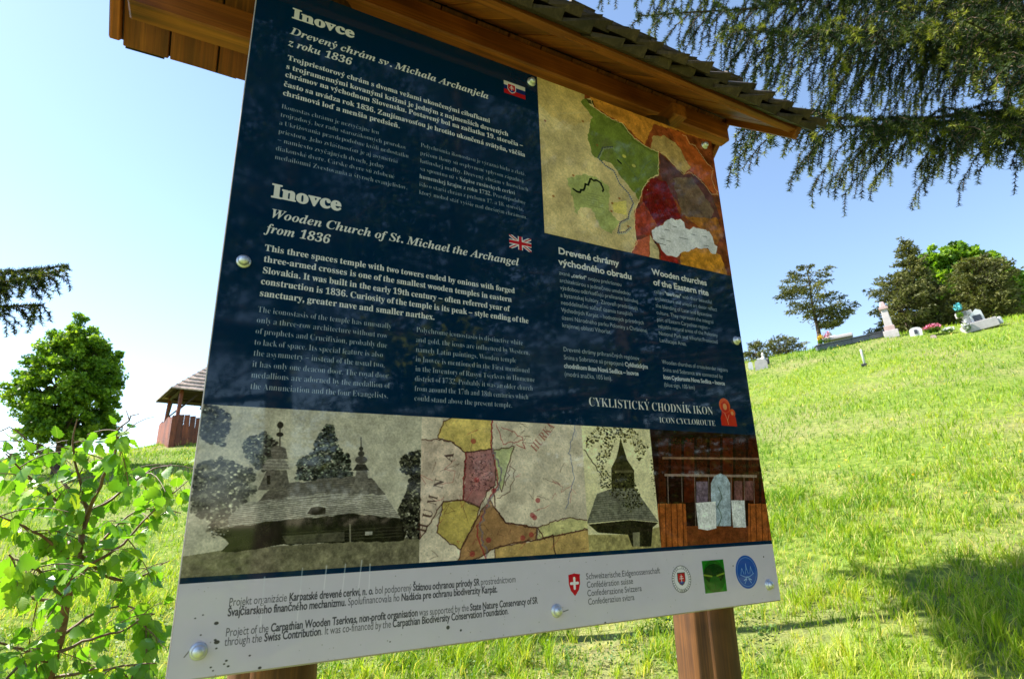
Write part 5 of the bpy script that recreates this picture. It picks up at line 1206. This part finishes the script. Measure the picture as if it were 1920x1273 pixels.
# low dark kerb wall with a pale slab
pA, sA = place(1530, 648, 24.5); pB, sB = place(1662, 626, 25.5); vA, vB = Vector(pA), Vector(pB); mid_ = (vA+vB)/2; L_ = (vB-vA).length
t = thing('grave_kerb', 'long low dark grave wall between lone pine and obelisk', 'grave wall', mid_, math.atan2(vB.y-vA.y, vB.x-vA.x)); tilt = math.asin((vB.z-vA.z)/L_); t.rotation_euler = (0, -tilt, t.rotation_euler.z)
for k in range(4): MB().box((-L_/2+(k+.5)*L_/4, 0, .09), (L_/4-.012, .16, .18), bevel=.008).build('wall_block', M_grey, t)
MB().box((0, 0, .205), (L_+.04, .22, .04), bevel=.006).build('coping', M_grey, t)
t, s = grave('grave_slab', 'pale tilted grave slab lying on the left end of the dark wall', 'gravestone', 1572, 640, 25.2, lean=.05, dz=.25)
MB().box((0, 0, .06), (50*s, .5, .12), bevel=.02).build('slab', M_stone, t); MB().box((-12*s, .1, .16), (20*s, .22, .10), bevel=.02).build('pillow_stone', M_white, t)
t, s = grave('marker_post', 'thin white post with dark foot in the grass below the obelisk', 'post', 1616, 656, 19.5, lean=.05)
MB().lathe([(1.9*s, -.05), (1.9*s, 31*s), (1.5*s, 33*s)], 8).build('shaft', M_white, t, True); MB().box((-1*s, 0, .05), (10*s, 6*s, 4*s), bevel=.004).build('foot', M_iron, t)

# ---------------------------------------------------------------- wooden bell tower on the left
bt, s = place(378, 833, 28); bt = Vector(bt); dvec = Vector((CAM[0]-bt.x, CAM[1]-bt.y, 0)).normalized(); rgt = Vector((-dvec.y, dvec.x, 0))
# near corner of the square roof lies left of the centre: rotate the square accordingly
ang = math.atan2((rgt*-58+dvec*88).y, (rgt*-58+dvec*88).x); hd = 105*s/math.sqrt(2)
tw_ = thing('bell_tower', 'small wooden bell tower with red board walls and shingled tent roof', 'bell tower', bt, ang+math.pi/4)
H0, H1, HR, HA = -.8, .70, 1.86, 3.30                    # ground, parapet, eaves, apex
hb = hd*.86; hp = hd*.72
for sx in (-1, 1):
    for sy in (-1, 1):
        MB().tube([(sx*hb*.92, sy*hb*.92, H0), (sx*hp, sy*hp, HR+.1)], .075, 8).build('corner_post', M_redwood, tw_)
def wall(a, b, k0=14):
    a = Vector(a); b = Vector(b)
    for k in range(k0):
        u = (k+.5)/k0; p = a.lerp(b, u); d = (b-a).normalized(); out = Vector((p.x, p.y, 0)).normalized()
        ang_ = math.atan2(d.y, d.x); w = (b-a).length/k0
        top = H1+.06*math.sin(k*.9)
        o = MB().prism([(-w/2+.006, 0, H0), (w/2-.006, 0, H0), (w/2-.006, 0, top+.02), (-w/2+.006, 0, top)], (0, .03, 0)).build('wall_board', M_redwood, tw_)
        o.location = p; o.rotation_euler = (0, 0, ang_)
q = hb+.02
for c in (((-q, -q, 0), (q, -q, 0)), ((q, -q, 0), (q, q, 0)), ((q, q, 0), (-q, q, 0)), ((-q, q, 0), (-q, -q, 0))): wall(*c)
for a in range(4):
    R4 = Matrix.Rotation(a*math.pi/2, 4, 'Z')
    o = MB().tube([(-hp, -hp, HR-.05), (hp, -hp, HR-.05)], .07, 6).build('top_beam', M_darkwood, tw_); o.matrix_local = R4
    for sg in (-1, 1):
        o = MB().tube([(sg*hp*.98, -hp, H1+.35), (sg*hp*.45, -hp, HR-.08)], .035, 6).build('brace', M_darkwood, tw_); o.matrix_local = R4
    NC = 8; fz = lambda u: HR-.12+(HA-HR+.12)*u
    for k in range(NC):                                    # roof courses, each of staggered shingle boards
        u0, u1 = k/NC, min(1, (k+1.12)/NC); w0, w1 = hd*(1-u0)+.0, hd*(1-u1); nseg = max(1, int(12*(1-u0)))
        for j in range(nseg):
            a0, a1 = -1+2*j/nseg, -1+2*(j+1)/nseg; g_ = .004
            pts = [(a0*w0+g_, -w0-.03, fz(u0)+.035), (a1*w0-g_, -w0-.03, fz(u0)+.035), (a1*w1-g_*.3, -w1, fz(u1)+.01), (a0*w1+g_*.3, -w1, fz(u1)+.01)]
            if nseg == 1 and w1 < .02: pts = pts[:2]+[(0, -w1, fz(u1)+.01)]
            o = MB().prism(pts, (0, .01, -.045)).build('roof_shingle', M_oldshingle, tw_); o.matrix_local = R4
    o = MB().poly([(-hd, -hd, HR-.14), (hd, -hd, HR-.14), (0, 0, HA-.12)]).build('roof_lining', M_darkwood, tw_); o.matrix_local = R4
MB().lathe([(.10, HA-.12), (.07, HA+.06), (.015, HA+.12)], 8).build('finial', M_oldshingle, tw_)
MB().box((0, 0, HA+.42), (.03, .03, .75)).build('cross_shaft', M_iron, tw_)
MB().box((0, 0, HA+.62), (.34, .028, .03)).build('cross_arm', M_iron, tw_); MB().box((0, 0, HA+.48), (.22, .026, .028)).build('cross_arm', M_iron, tw_)
MB().lathe([(.10, 1.25), (.26, 1.3), (.20, 1.5), (.14, 1.7), (.05, 1.75)], 14).build('bell', M_iron, tw_, True)

# ---------------------------------------------------------------- spruces behind the viewer, mirrored in the glossy sheet
def back_tree(px, py, extra, h, r, seed, label, start=.1):
    d = ray(px, py); k = -CAM[1]/d[1]; p = CAM+d*k; d2 = np.array([d[0], -d[1]]); d2 /= np.linalg.norm(d2); x, y = p[0]+d2[0]*extra, p[1]+d2[1]*extra
    return conifer('spruce_tree', label, (x, y, gz(x, y)-.1), h, r, seed, M_needle, 'spruces behind the viewer', start, 1.0, .11, 'spruce tree', 'cone', None, 0, int(h*2.3), 11, .35)
back_tree(560, 300, 6.5, 12, 3.2, 61, 'tall dark spruce behind the viewer, mirrored in the upper left of the board', .30)
back_tree(860, 300, 7.5, 13, 3.4, 62, 'spruce behind the viewer, mirrored near the middle of the board', .04)
back_tree(1150, 400, 7.0, 12, 3.2, 63, 'spruce behind the viewer, mirrored between the text columns', .05)
back_tree(1400, 500, 8.0, 12, 3.2, 65, 'spruce behind the viewer, mirrored near the right edge of the board', .05)
back_tree(740, 900, 9, 4.5, 2.2, 67, 'low bushy spruce behind the viewer, mirrored in the church picture', .03)
back_tree(330, 850, 15, 4.2, 1.6, 64, 'short spruce behind the viewer, mirrored at the lower left of the board', .05)
conifer('spruce_tree', 'slender spruce hidden behind the board, its shadow lying on the grass at right', (.98, 3.36, gz(.98, 3.36)), 7.6, .95, 66, M_needle, None, .56, 2.6, .15, 'spruce tree', 'dome', .07, 0, 16, 11, .3)
